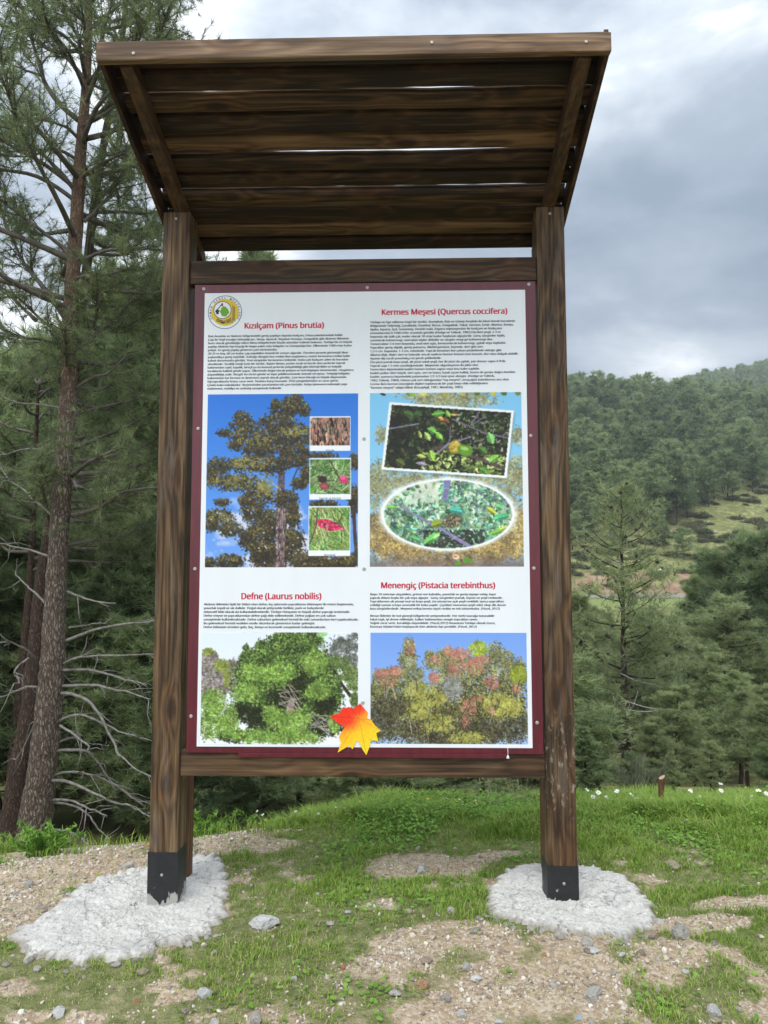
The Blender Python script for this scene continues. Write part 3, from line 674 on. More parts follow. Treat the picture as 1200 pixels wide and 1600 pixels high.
def leaf(im, x, y, ln, wd, an, col):
    h, w = im.shape[:2]; R = int(ln)+2; x0, x1, y0, y1 = int(max(x-R, 0)), int(min(x+R+1, w)), int(max(y-R, 0)), int(min(y+R+1, h))
    if x1 <= x0 or y1 <= y0: return
    X = np.arange(x0, x1)[None, :]-x; Y = np.arange(y0, y1)[:, None]-y; c, s = math.cos(an), math.sin(an); u = (X*c+Y*s)/ln; v = (-X*s+Y*c)/wd
    half = np.clip(1-u*u, 0, 1)**.75*(1+.16*np.cos(u*14))
    m = (np.clip((half-np.abs(v))*3.5, 0, 1)*(np.abs(u) < 1))[..., None]
    sh = np.where(v > 0, .80, 1.12)+.22*(fbm(X/3.+x, Y/3.+y, 9, 2)-.37); sh = np.where(np.abs(v) < .12, 1.25, sh)
    im[y0:y1, x0:x1] = im[y0:y1, x0:x1]*(1-m)+np.clip(np.array(col, float)*sh[..., None], 0, 255)*m
def clump(im, r, cx, cy, rx, ry, n, cols, ln=3, wd=1.6, hi=None, an=None):
    for _ in range(int(n*.16)):
        t = r.random()*6.283; q = math.sqrt(r.random())*.85; dab(im, cx+math.cos(t)*q*rx, cy+math.sin(t)*q*ry, ln*1.7, ln*1.3, r.random()*3, pick(r, cols), .5)
    ln *= .62; wd *= .72
    for _ in range(int(n*1.7)):
        t = r.random()*6.283; q = math.sqrt(r.random())*(.72+.56*r.random()); dx, dy = math.cos(t)*q, math.sin(t)*q
        cl_ = hi if hi and (dy < -.05+.4*r.random()-.25) and r.random() < .6 else cols
        dab(im, cx+dx*rx, cy+dy*ry, ln*(.6+.8*r.random()), wd*(.6+.8*r.random()), r.random()*3.14 if an is None else an+r.normal(0, .4), pick(r, cl_), .78)
def line(im, pts, w0, w1, col, r, jit=12):
    P = np.array(pts, float); n = int(np.sum(np.linalg.norm(np.diff(P, axis=0), axis=1))/max(.6, w1*.5))+2
    t = np.linspace(0, len(P)-1, n)
    for k in range(n): dab(im, np.interp(t[k], range(len(P)), P[:, 0]), np.interp(t[k], range(len(P)), P[:, 1]), max(.6, w0+(w1-w0)*k/n), max(.6, w0+(w1-w0)*k/n), 0, np.clip(np.array(col)+r.normal(0, jit, 3), 0, 255))
def paste(im, sub, x0, y0, x1, y1):
    h, w = im.shape[:2]; X, Y = np.arange(int(round(x0)), int(round(x1))), np.arange(int(round(y0)), int(round(y1)))
    sh, sw = sub.shape[:2]
    a = np.clip(((X-x0)/(x1-x0)*sw).astype(int), 0, sw-1); b_ = np.clip(((Y-y0)/(y1-y0)*sh).astype(int), 0, sh-1)
    im[np.ix_(Y, X)] = sub[np.ix_(b_, a)]
def pic_pine():
    w, h = 250, 290; r = np.random.default_rng(11); im = canvas(w, h, (45, 120, 215), (120, 165, 235)); sx, sy = w/972., h/1125.
    X, Y = np.meshgrid(np.arange(w), np.arange(h)); cl = fbm(X/45., Y/28., 71)
    m = (sstep(.42, .62, cl+.28*sstep(.45, 1, Y/h)-.12)*sstep(.4, .75, Y/h))[..., None]; im = im*(1-m)+np.array((205, 212, 238))*m
    def C(x, y): return (x-145)*sx, (y-65)*sy
    dk = [(48, 42, 28), (62, 55, 34), (38, 34, 26), (75, 66, 40), (88, 76, 48)]; hi = [(108, 98, 52), (132, 122, 60), (92, 80, 48), (150, 140, 74), (86, 72, 50), (70, 60, 40)]
    def line_(p, a, b_, c): line(im, [C(*q) for q in p], a, b_, c, r)
    for x, y, rx, ry in [(300, 1150, 100, 45), (160, 1170, 50, 45), (800, 1140, 140, 60), (560, 1120, 140, 80), (1060, 1150, 80, 60), (900, 1180, 120, 40), (1090, 760, 40, 90), (1090, 510, 40, 50), (900, 780, 90, 20), (1000, 1170, 90, 50)]:
        clump(im, r, *C(x, y), rx*sx, ry*sy, int(rx*ry*.035)+30, dk, 3, 1.7, hi)
    line_([(1085, 800), (1095, 1000), (1110, 1160)], 3, 3, (70, 60, 60))
    for x, y, rx, ry in [(560, 900, 110, 90), (480, 1000, 120, 90), (700, 1020, 75, 90), (700, 880, 50, 50), (560, 1080, 120, 60)]: clump(im, r, *C(x, y), rx*sx, ry*sy, int(rx*ry*.04), dk, 3, 1.7, hi)
    line_([(622, 330), (628, 500), (624, 700), (628, 900), (622, 1195)], 4, 8, (98, 80, 80))
    for _ in range(500):
        yy = r.uniform(800, 1195); x_ = 624+r.uniform(-28, 28); dab(im, *C(x_, yy), 3, .9, 1.57, pick(r, [(70, 52, 55), (140, 118, 118), (110, 90, 92), (160, 140, 140)]))
    line_([(630, 560), (720, 530), (800, 535)], 2, 1, (70, 60, 50)); line_([(560, 640), (620, 690)], 1, 1.6, (170, 160, 150)); line_([(700, 620), (730, 550)], 1, 1, (60, 50, 45))
    for x, y, rx, ry in [(700, 120, 70, 70), (640, 170, 110, 70), (770, 170, 40, 60), (580, 130, 30, 40), (600, 260, 150, 80), (370, 215, 65, 50), (380, 270, 110, 55), (255, 320, 55, 28), (420, 340, 140, 70), (330, 400, 60, 40), (600, 360, 160, 90), (750, 340, 80, 90), (710, 440, 120, 70), (480, 430, 130, 70), (235, 530, 95, 65), (180, 600, 40, 80), (420, 520, 150, 65), (570, 530, 110, 80), (720, 500, 110, 50), (800, 590, 70, 80), (740, 650, 60, 50), (880, 470, 120, 20), (320, 640, 180, 70), (480, 720, 110, 90), (650, 750, 100, 70), (700, 810, 50, 50), (230, 860, 110, 60), (180, 920, 50, 50), (300, 940, 90, 60), (440, 830, 80, 90), (400, 760, 60, 40), (250, 770, 60, 30)]:
        rx, ry = rx*.86, ry*.80; clump(im, r, *C(x, y), rx*sx, ry*sy, int(rx*ry*.036)+20, dk, 2.8, 1.6, hi)
    for x, y, rx, ry in [(470, 370, 110, 30), (420, 520, 130, 40), (330, 640, 140, 45), (520, 700, 70, 60), (700, 310, 110, 30), (230, 870, 80, 30), (520, 640, 60, 60)]:
        clump(im, r, *C(x, y), rx*sx, ry*sy, int(rx*ry*.010), [(150, 142, 62), (170, 162, 80), (125, 120, 58)], 2.8, 1.3)
    for _ in range(150):
        x, y = r.uniform(180, 800), r.uniform(150, 1100); dab(im, *C(x, y), 1.6*r.uniform(.6, 1.5), 1.2, r.random()*3, (62, 130, 216) if y < 800 else (185, 200, 235), .8)
    # the three captioned insets: bark, shoot, cone
    B = canvas(66, 50, (120, 88, 72), (130, 96, 80))
    for _ in range(520): dab(B, r.uniform(0, 66), r.uniform(0, 50), r.uniform(3, 8), r.uniform(.7, 1.7), 1.57+r.normal(0, .12), pick(r, [(60, 42, 36), (40, 30, 26), (165, 130, 108), (180, 95, 70), (140, 120, 105), (195, 165, 140)]))
    G = canvas(66, 62, (95, 150, 70), (110, 150, 85))
    for _ in range(380): dab(G, r.uniform(0, 66), r.uniform(0, 62), r.uniform(5, 13), .7, r.normal(-.8, .7), pick(r, [(70, 130, 50), (150, 185, 110), (50, 85, 40), (175, 190, 140), (110, 150, 75)]))
    line(G, [(0, 40), (18, 44), (50, 40), (66, 12)], 1.2, 1, (150, 130, 100), r); line(G, [(30, 0), (50, 38)], 1, 1.4, (90, 75, 60), r)
    for a, b_, q, c in ((19, 35, 8, (70, 40, 40)), (22, 47, 8, (160, 65, 75)), (22, 47, 5, (190, 90, 95)), (55, 36, 8, (205, 60, 115)), (53, 32, 5, (225, 100, 150))): dab(G, a, b_, q, q*.8, .3, c)
    K = canvas(66, 72, (150, 185, 110), (110, 165, 70))
    for _ in range(420): dab(K, r.uniform(0, 66), r.uniform(0, 72), r.uniform(6, 16), .7, r.normal(1.2, .6), pick(r, [(80, 150, 50), (170, 205, 120), (60, 110, 40), (190, 200, 150), (130, 175, 80), (170, 130, 70)]))
    line(K, [(12, 0), (10, 30), (0, 60)], 1.5, 1, (110, 85, 70), r)
    for q in range(120):
        t = r.random(); v_ = r.uniform(-1, 1)*(1-abs(2*t-.8)**2*.75)*8; dab(K, 14+t*40, 25+t*10+v_, 2.6, 1.8, .4, pick(r, [(215, 50, 100), (235, 110, 150), (160, 30, 65), (200, 40, 85)]))
    line(K, [(12, 36), (30, 40), (50, 37)], 1, 1, (190, 170, 100), r)
    for sub, (x0, y0, x1, y1), cap in ((B, (807, 220, 1070, 445), 37), (G, (807, 490, 1072, 758), 38), (K, (803, 800, 1070, 1120), 37)):
        p0 = C(x0, y0); p1 = C(x1, y1); im[int(p0[1]):int(p1[1]), int(p0[0]):int(p1[0])] = (236, 240, 246)
        paste(im, sub, p0[0]+1, p0[1]+1.4, p1[0]-1.6, p1[1]-cap*sy)
    return im
def pic_oak():
    w, h = 250, 290; r = np.random.default_rng(12); im = canvas(w, h, (130, 195, 235), (150, 205, 240)); sx, sy = w/980., h/1130.
    def C(x, y): return (x-75)*sx, (y-57)*sy
    pale = [(165, 165, 120), (140, 145, 100), (185, 182, 140), (120, 125, 88), (175, 165, 110)]
    gold = [(175, 150, 90), (150, 128, 78), (200, 170, 90), (120, 100, 72), (215, 185, 100), (135, 115, 85)]
    for x, y, rx, ry in [(560, 80, 300, 40), (700, 120, 200, 40), (480, 110, 100, 40), (160, 600, 120, 110), (130, 700, 80, 120), (150, 330, 40, 60), (1020, 340, 40, 60), (1020, 560, 60, 90), (980, 650, 110, 120), (560, 640, 420, 60), (330, 620, 80, 30), (900, 580, 100, 40)]:
        clump(im, r, *C(x, y), rx*sx, ry*sy, int(rx*ry*.02)+20, pale, 2.8, 1.5)
    for x, y, rx, ry in [(570, 1080, 520, 110), (140, 960, 110, 150), (1000, 940, 110, 170), (300, 1020, 200, 90), (850, 1050, 220, 80)]: clump(im, r, *C(x, y), rx*sx, ry*sy, int(rx*ry*.03), gold, 3, 1.6)
    yy = np.arange(h)[:, None, None]; m = sstep(1070, 1190, yy/sy+57)*.8; im = im*(1-m)+(np.array((128, 104, 92))+25*(fbm(*np.meshgrid(np.arange(w)/6., np.arange(h)/3.), 91)[..., None]-.5))*m
    for x in (160, 330, 350, 420, 560, 675, 770, 870, 940, 1030): dab(im, *C(x, 65), 5, 4 if x != 160 else 2, .3, pick(r, [(120, 160, 60), (205, 190, 60), (90, 130, 50)]) if x != 160 else (30, 30, 20))
    # oval inset with soft white rim
    O = canvas(210, 112, (225, 228, 210), (120, 170, 140)); OX = lambda x, y: ((x-170)/830*210, (y-625)/445*112)
    for _ in range(1500):
        x, y = r.uniform(170, 1000), r.uniform(625, 1070)
        if x < 520 and y < 780 and r.random() < .82: continue
        leaf(O, *OX(x, y), r.uniform(3, 6.5), r.uniform(1.6, 3.6), r.random()*3.14, pick(r, [(95, 155, 112), (125, 182, 142), (80, 125, 92), (150, 200, 152), (185, 210, 188), (95, 125, 125), (100, 172, 150), (75, 105, 85), (160, 185, 120)]))
    for _ in range(300): dab(O, *OX(r.uniform(420, 800), r.uniform(950, 1060)), 3, 1.6, r.random()*3, pick(r, [(45, 55, 45), (60, 80, 60), (70, 60, 70)]))
    line(O, [OX(570, 625), OX(560, 700), OX(540, 760)], 5.5, 3, (125, 130, 175), r)
    line(O, [OX(265, 795), OX(380, 860), OX(520, 935), OX(620, 1000), OX(710, 1055)], 1.4, 3.2, (142, 136, 172), r)
    for x, y, a, b_, t, c in [(215, 800, 10, 3, 0, (120, 190, 70)), (470, 1000, 15, 8, -.6, (110, 190, 95)), (500, 990, 6, 4, -.6, (150, 215, 120)), (500, 905, 9, 8, -.3, (150, 170, 50)), (620, 822, 11, 8, .2, (75, 190, 165)), (850, 825, 9, 5, .6, (190, 205, 60)), (910, 865, 13, 6, -.2, (80, 190, 130)), (900, 800, 7, 6, .4, (120, 200, 130)), (880, 960, 12, 5, -.3, (120, 185, 60)), (930, 935, 8, 4, -.3, (180, 205, 80)), (360, 1000, 9, 5, .4, (100, 180, 110))]: leaf(O, *OX(x, y), a*1.1, b_, t, c)
    x, y = OX(598, 890); dab(O, x, y, 17, 11.5, -.15, (98, 92, 70))
    for q in range(130):
        t = r.random()*6.28; d = math.sqrt(r.random())*.9; dab(O, x+15*d*math.cos(t), y+10*d*math.sin(t), 1.7, .7, t*.3+1.2, pick(r, [(70, 66, 50), (175, 168, 130), (130, 124, 95)]))
    X, Y = np.meshgrid(np.arange(w), np.arange(h)); ox, oy = X/sx+75, Y/sy+57
    q = np.sqrt(((ox-572)/415)**2+((oy-848)/224)**2)
    rim = (sstep(1.12, .99, q))[..., None]; im = im*(1-rim)+np.array((246, 248, 250))*rim
    a = np.clip(((ox-170)/830*210).astype(int), 0, 209); b_ = np.clip(((oy-625)/445*112).astype(int), 0, 111)
    ins = (sstep(1.0, .955, q))[..., None]; im = im*(1-ins)+O[b_, a]*ins
    # tilted inset with white border
    T = canvas(190, 100, (30, 34, 22), (40, 44, 24))
    for _ in range(900): leaf(T, r.uniform(0, 190), r.uniform(0, 100), r.uniform(3, 7), r.uniform(1.6, 3.6), r.random()*3.14, pick(r, [(30, 38, 20), (20, 24, 16), (52, 62, 30), (70, 85, 40), (38, 44, 24)]))
    for _ in range(230): leaf(T, r.uniform(60, 190), r.uniform(68, 100), r.uniform(3, 6), r.uniform(1.5, 3), r.random()*3.14, pick(r, [(140, 160, 80), (170, 185, 110), (90, 110, 50), (40, 40, 25)]))
    for _ in range(160): dab(T, r.uniform(100, 190), r.uniform(5, 60), r.uniform(1.5, 4), r.uniform(.7, 1.4), r.random()*3.14, pick(r, [(120, 140, 70), (90, 110, 60), (150, 150, 140)]))
    line(T, [(0, 38), (25, 32), (45, 27)], 1.2, 1.2, (130, 126, 146), r); line(T, [(98, 16), (115, 22), (150, 34), (190, 40)], 1.1, 1.5, (112, 104, 116), r); line(T, [(140, 0), (128, 24), (150, 8)], 1, 1, (120, 115, 140), r)
    line(T, [(70, 66), (90, 60), (120, 70), (150, 76), (186, 88)], 2.2, 2.6, (90, 70, 80), r); line(T, [(96, 28), (98, 50), (92, 62)], 1, 1.4, (110, 100, 120), r); line(T, [(80, 72), (96, 56), (130, 42)], 1.4, 1.3, (142, 136, 150), r)
    for x, y, a, b_, t, c in [(28, 12, 8, 6, .3, (70, 110, 45)), (42, 12, 7, 7, .2, (55, 85, 40)), (75, 9, 10, 6, -.2, (95, 165, 60)), (90, 8, 6, 4, .9, (130, 190, 60)), (84, 18, 11, 5, .3, (120, 75, 45)), (80, 16, 4, 3, .3, (215, 175, 70)), (100, 9, 8, 2, -.1, (190, 150, 100)), (68, 36, 8, 6, .4, (110, 175, 65)), (80, 44, 8, 5, .7, (125, 185, 70)), (62, 46, 8, 5, .9, (165, 200, 110)), (50, 44, 6, 3, 1.1, (180, 190, 90)), (72, 76, 8, 7, 1.2, (150, 195, 70)), (56, 78, 7, 4, .2, (185, 195, 100)), (162, 42, 9, 7, 1.1, (130, 205, 105)), (170, 74, 9, 6, -.7, (125, 190, 70)), (152, 62, 8, 6, .6, (85, 125, 50)), (157, 94, 9, 6, .5, (95, 150, 60)), (135, 92, 10, 5, -.4, (100, 125, 60)), (58, 90, 9, 4, .1, (150, 145, 160)), (24, 90, 8, 7, .5, (95, 105, 50))]: leaf(T, x, y, a*1.1, b_, t, c)
    dab(T, 108, 60, 11, 10, .2, (205, 170, 45))
    for q_ in range(80):
        t = r.random()*6.28; d = math.sqrt(r.random())*.9; dab(T, 108+10*d*math.cos(t), 59+9*d*math.sin(t), 1.3, .8, t, pick(r, [(230, 200, 70), (165, 130, 35), (245, 220, 110)]))
    dab(T, 124, 64, 13, 9, .25, (105, 165, 40)); dab(T, 122, 61, 7, 3, .25, (165, 205, 95))
    quad = np.array([(205, 120), (1000, 180), (948, 615), (152, 555)], float)
    u = np.zeros((h, w)); v = np.zeros((h, w))
    ux, uy = (quad[1]-quad[0]); vx, vy = (quad[3]-quad[0]); det = ux*vy-uy*vx
    u = ((ox-quad[0][0])*vy-(oy-quad[0][1])*vx)/det; v = (ux*(oy-quad[0][1])-uy*(ox-quad[0][0]))/det
    b0 = (sstep(-.008, .0, u)*sstep(1.008, 1, u)*sstep(-.012, 0, v)*sstep(1.012, 1, v))[..., None]
    shd = (sstep(-.0, .03, u)*sstep(1.03, 1, u)*sstep(0, .04, v)*sstep(1.05, 1.0, v))[..., None]*.35
    im = im*(1-shd)+np.array((90, 95, 85))*shd; im = im*(1-b0)+np.array((240, 243, 246))*b0
    inn = ((u > .017) & (u < .983) & (v > .03) & (v < .97))[..., None]
    a = np.clip(((u-.017)/.966*190).astype(int), 0, 189); b_ = np.clip(((v-.03)/.94*100).astype(int), 0, 99)
    im = np.where(inn, T[b_, a], im)
    dab(im, *C(622, 1120), 5.5, 4.5, .3, (235, 190, 160)); dab(im, *C(620, 1120), 3, 1, .1, (120, 80, 70)); dab(im, *C(695, 1143), 8, 4, .1, (95, 170, 50)); dab(im, *C(635, 1163), 6, 3.5, -.4, (110, 180, 40)); dab(im, *C(655, 1145), 2, 3, .1, (120, 70, 60))
    return im
def pic_laurel():
    w, h = 260, 188; r = np.random.default_rng(13); im = canvas(w, h, (222, 232, 246), (236, 238, 244)); sx, sy = w/1010., h/725.
    def C(x, y): return (x-105)*sx, (y-443)*sy
    rock = [(150, 140, 140), (120, 108, 106), (175, 166, 165), (95, 84, 82), (135, 130, 110)]
    for x, y, rx, ry in [(150, 620, 60, 60), (130, 680, 60, 100), (190, 720, 90, 90), (150, 800, 70, 60), (310, 690, 60, 70), (230, 780, 60, 80), (320, 760, 50, 60)]: clump(im, r, *C(x, y), rx*sx, ry*sy, int(rx*ry*.05), rock, 3.4, 1.8)
    for x, y, rx, ry in [(235, 660, 50, 40), (150, 570, 40, 20), (270, 740, 20, 60)]: clump(im, r, *C(x, y), rx*sx, ry*sy, int(rx*ry*.05), [(135, 150, 60), (110, 125, 50), (160, 170, 80)], 2.6, 1.5)
    g = [(70, 95, 40), (92, 125, 52), (118, 152, 66), (50, 68, 30), (145, 178, 90), (36, 46, 24)]; yg = [(150, 185, 70), (125, 165, 60), (180, 205, 110), (105, 150, 62)]; dk = [(32, 38, 22), (46, 56, 28), (60, 72, 36), (28, 30, 20)]
    line(im, [C(650, 470), C(660, 700), C(670, 980)], 3, 7, (120, 100, 90), r)
    for x, y, rx, ry in [(700, 520, 170, 80), (640, 490, 100, 50), (800, 480, 80, 60), (490, 540, 40, 50), (480, 620, 110, 80), (600, 620, 180, 110), (760, 640, 180, 110), (420, 720, 110, 120), (560, 760, 200, 120), (760, 780, 190, 120), (900, 700, 90, 120), (480, 900, 160, 120), (650, 900, 200, 120), (860, 900, 140, 120), (390, 560, 12, 40), (370, 620, 14, 40), (960, 830, 60, 80)]:
        clump(im, r, *C(x, y), rx*sx, ry*sy, int(rx*ry*.05)+20, g, 3, 1.5)
    for x, y, rx, ry in [(640, 870, 120, 70), (480, 1010, 80, 90), (900, 900, 80, 80), (760, 760, 90, 60), (900, 1050, 140, 60), (330, 1110, 120, 40), (600, 1080, 60, 50), (380, 960, 70, 60)]: clump(im, r, *C(x, y), rx*sx, ry*sy, int(rx*ry*.04), dk, 3, 1.6)
    line(im, [C(690, 880), C(675, 930), C(680, 990)], 5, 6, (150, 130, 122), r)
    for q in range(14): line(im, [C(r.uniform(580, 680), r.uniform(780, 920)), C(r.uniform(660, 780), r.uniform(820, 960))], .7, .5, (165, 150, 140), r)
    for q in range(16): line(im, [C(r.uniform(780, 900), r.uniform(960, 1080)), C(r.uniform(860, 1000), r.uniform(980, 1120))], .6, .6, (165, 155, 145), r)
    for x, y, rx, ry in [(180, 900, 90, 90), (200, 1030, 120, 110), (380, 830, 90, 60), (560, 990, 60, 80), (700, 1040, 110, 90), (680, 1120, 200, 50), (440, 1110, 160, 50), (960, 1030, 40, 60), (290, 1000, 60, 100), (440, 700, 80, 60), (600, 700, 120, 60), (840, 650, 80, 90), (860, 820, 90, 60)]:
        clump(im, r, *C(x, y), rx*sx, ry*sy, int(rx*ry*.035), yg+g[:3], 3.2, 1.2)
    line(im, [C(265, 870), C(262, 930), C(235, 975)], 1.4, 1.4, (185, 185, 175), r)
    line(im, [C(950, 670), C(1010, 780), C(1060, 850)], 1.5, 3, (60, 50, 45), r)
    for x, y, rx, ry in [(1020, 540, 110, 70), (1060, 640, 60, 90), (1080, 480, 40, 30)]: clump(im, r, *C(x, y), rx*sx, ry*sy, int(rx*ry*.022), [(90, 95, 85), (120, 125, 115), (70, 70, 62)], 3.6, .9)
    for x, y, rx, ry in [(990, 640, 70, 40), (1070, 720, 60, 60), (1000, 740, 40, 20), (1090, 880, 30, 60), (1080, 790, 40, 25)]: clump(im, r, *C(x, y), rx*sx, ry*sy, int(rx*ry*.05), [(95, 120, 60), (70, 90, 45), (130, 150, 80)], 3, 1.3)
    clump(im, r, *C(880, 455), 30*sx, 12*sy, 30, [(150, 205, 130)], 3, 2)
    return im
def pic_terebinth():
    w, h = 260, 184; r = np.random.default_rng(14); im = canvas(w, h, (122, 162, 232), (160, 190, 238)); sx, sy = w/985., h/700.
    def C(x, y): return (x-75)*sx, (y-430)*sy
    ol = [(140, 142, 70), (165, 165, 85), (110, 112, 58), (185, 182, 100), (88, 90, 50), (70, 66, 46)]; dk = [(62, 58, 42), (82, 78, 50), (48, 42, 36), (100, 98, 62), (120, 118, 90)]; rd = [(205, 100, 105), (215, 125, 130), (185, 90, 85), (200, 150, 125), (170, 140, 95), (150, 145, 85)]; gy = [(125, 130, 100), (150, 150, 120), (100, 104, 80), (175, 170, 140)]
    for x, y, rx, ry in [(320, 520, 40, 60), (310, 600, 60, 70), (330, 690, 80, 60), (160, 720, 80, 60), (230, 700, 50, 60), (480, 620, 70, 50), (560, 600, 90, 70), (640, 660, 130, 110), (780, 650, 120, 90), (860, 560, 50, 70), (930, 600, 50, 60), (960, 720, 90, 120), (450, 570, 30, 30), (1010, 660, 40, 70), (1040, 700, 20, 60), (560, 750, 120, 80), (120, 790, 60, 60)]:
        clump(im, r, *C(x, y), rx*sx, ry*sy, int(rx*ry*.045)+25, ol+gy, 2.5, 1.1)
    for x, y, rx, ry in [(570, 960, 500, 170), (250, 850, 190, 120), (800, 850, 270, 140), (500, 880, 200, 100)]: clump(im, r, *C(x, y), rx*sx, ry*sy, int(rx*ry*.035), ol+dk, 2.8, 1.4)
    clump(im, r, *C(590, 780), 60*sx, 90*sy, 220, [(150, 155, 165), (120, 120, 120), (165, 165, 150)], 2.5, 1)
    clump(im, r, *C(755, 530), 55*sx, 50*sy, 160, [(165, 185, 50), (190, 205, 75), (140, 160, 45)], 2.5, 1.3); clump(im, r, *C(1000, 690), 50*sx, 60*sy, 150, [(165, 180, 50), (140, 155, 45)], 2.5, 1.3)
    for x, y, rx, ry in [(570, 1060, 500, 80), (150, 980, 80, 140), (200, 900, 120, 60), (760, 1040, 170, 60), (1000, 1000, 60, 120), (420, 950, 90, 50)]: clump(im, r, *C(x, y), rx*sx, ry*sy, int(rx*ry*.03), dk, 2.8, 1.3)
    for x, y, rx, ry in [(370, 790, 90, 60), (460, 850, 100, 60), (870, 880, 110, 80), (500, 1000, 110, 60), (960, 900, 80, 60), (680, 1090, 120, 40), (370, 930, 80, 50)]: clump(im, r, *C(x, y), rx*sx, ry*sy, int(rx*ry*.03), [(175, 172, 75), (195, 192, 100), (150, 150, 65)], 2.5, 1.2)
    for x, y, rx, ry, n in [(150, 690, 55, 30, 90), (235, 670, 40, 30, 60), (470, 715, 35, 35, 80), (320, 530, 30, 50, 40), (565, 545, 30, 30, 60), (640, 560, 60, 30, 90), (600, 640, 50, 80, 90), (720, 640, 70, 50, 110), (690, 900, 60, 50, 80), (745, 840, 30, 20, 30), (840, 740, 50, 50, 60), (830, 920, 25, 20, 20), (480, 600, 50, 30, 30), (990, 780, 30, 30, 30), (770, 600, 60, 30, 40), (670, 980, 30, 40, 30), (190, 740, 60, 40, 40)]: clump(im, r, *C(x, y), rx*sx, ry*sy, n, rd, 2.2, 1.1)
    for q in range(40):
        x, y = r.uniform(100, 1040), r.uniform(700, 1080); line(im, [C(x, y), C(x+r.normal(0, 25), y+r.uniform(40, 110))], .5, .7, pick(r, [(90, 76, 66), (165, 150, 135), (60, 50, 44)]), r)
    return im
def finish(im, sd, sat=.86):
    h, w = im.shape[:2]; X, Y = np.meshgrid(np.arange(w), np.arange(h)); g = im.mean(2, keepdims=True); white = (im.min(2, keepdims=True) > 222)
    k = (.78+.46*fbm(X/16., Y/16., sd)+.22*(fbm(X/2.1, Y/2.1, sd+7, 2)-.35))[..., None]
    j = np.where(white | (im[..., 2:] > im[..., 1:2]+25), im, (g+(im-g)*sat)*k)
    p = np.pad(j, ((1, 1), (1, 1), (0, 0)), 'edge'); bl = (p[:-2, 1:-1]+p[2:, 1:-1]+p[1:-1, :-2]+p[1:-1, 2:]+8*j)/12; bl = 118+(bl-118)*1.08
    return np.clip(bl, 0, 255)
def print_sheet(im, x0, x1, z0, z1, label):
    im = finish(im, int(abs(x0*1000)))
    h, w = im.shape[:2]; xs = np.linspace(x0, x1, w); zs = np.linspace(z1, z0, h); X, Z = np.meshgrid(xs, zs)
    ii = (np.arange(h-1)[:, None]*w+np.arange(w-1)[None, :]).ravel()
    me = mesh_np('photo_print', np.stack([X, np.full(X.shape, YW), Z], -1).reshape(-1, 3), [np.stack([ii, ii+w, ii+w+1, ii+1], 1)], col=(lin(np.clip(im, 0, 255)).reshape(-1, 3))*.88)
    o = link('photo_print', me, panel, PRINT); o['label'] = label
print_sheet(pic_pine(), -.7085, -.0175, 1.5325, 2.3245, 'print of a tall pine against blue sky with three insets')
print_sheet(pic_oak(), .0360, .7240, 1.5342, 2.3250, 'print of kermes oak acorns in a tilted and an oval inset')
print_sheet(pic_laurel(), -.715, -.0160, .753, 1.2425, 'print of green laurel bushes by a rock')
print_sheet(pic_terebinth(), .0392, .730, .758, 1.2417, 'print of a terebinth thicket with reddish fruit')
put_text('caption', 'Gövde', -.164, -.126, 2.056, 2.068, TXT, .01, y=YW-.0003)
put_text('caption', 'Yaprak ve Sürgün', -.194, -.094, 1.835, 1.849, TXT, .01, y=YW-.0003)
put_text('caption', 'Kozalak', -.168, -.118, 1.582, 1.593, TXT, .01, y=YW-.0003)
# ------------------------------------------------------------------ concrete footings
FOOT_L = [(-1.510,3.206),(-1.502,3.312),(-1.462,3.448),(-1.451,3.649),(-1.445,3.772),(-1.345,3.905),(-1.247,3.967),(-1.175,3.967),(-1.077,4.047),(-0.971,4.114),(-0.861,4.063),(-0.749,3.873),(-0.710,3.647),(-0.664,3.446),(-0.692,3.246),(-0.755,3.145),(-0.846,3.135),(-0.932,3.050),(-1.047,3.014),(-1.146,3.014),(-1.271,3.033),(-1.398,3.051)]
FOOT_R = [(0.429,3.492),(0.497,3.677),(0.643,3.883),(0.772,3.883),(0.935,3.882),(1.040,3.836),(1.128,3.675),(1.153,3.490),(1.149,3.346),(1.073,3.172),(0.930,3.112),(0.824,3.132),(0.660,3.153),(0.529,3.215),(0.431,3.280),(0.434,3.371)]
CONC, nt, b = mat('rough_lime_concrete'); p = N(nt, 'ShaderNodeTexCoord').outputs['Object']
c = ramp(nt, noise(nt, p, 60, 6, .7), [(.28, (.32, .30, .27)), (.44, (.64, .62, .575)), (.72, (.80, .78, .735))]).outputs[0]
c = mix_c(nt, ramp(nt, noise(nt, p, 5, 5, .6), [(.55, (0, 0, 0)), (.75, (1, 1, 1))]).outputs[0], c, (.50, .485, .46))
c = mix_c(nt, ramp(nt, noise(nt, mapping(nt, p, (1, 1, 1), (3, 1, 0)), 7, 5, .65), [(.66, (0, 0, 0)), (.72, (1, 1, 1))]).outputs[0], c, (.46, .36, .26))
c = mix_c(nt, math_n(nt, 'MULTIPLY', ramp(nt, math_n(nt, 'ADD', attr(nt, 'rim').outputs['Fac'], math_n(nt, 'MULTIPLY_ADD', noise(nt, p, 12, 5, .65), 1.4, -.7)), [(.55, (0, 0, 0)), (1, (1, 1, 1))]).outputs[0], .75), c, (.30, .255, .20))
ck = N(nt, 'ShaderNodeTexVoronoi', feature='DISTANCE_TO_EDGE'); ck.inputs['Scale'].default_value = 2.1
wv = N(nt, 'ShaderNodeVectorMath', operation='MULTIPLY_ADD'); L(nt, noise(nt, p, 7, 5, .6, out=1), wv.inputs[0]); wv.inputs[1].default_value = (.3, .3, .3); L(nt, p, wv.inputs[2]); L(nt, wv.outputs[0], ck.inputs['Vector'])
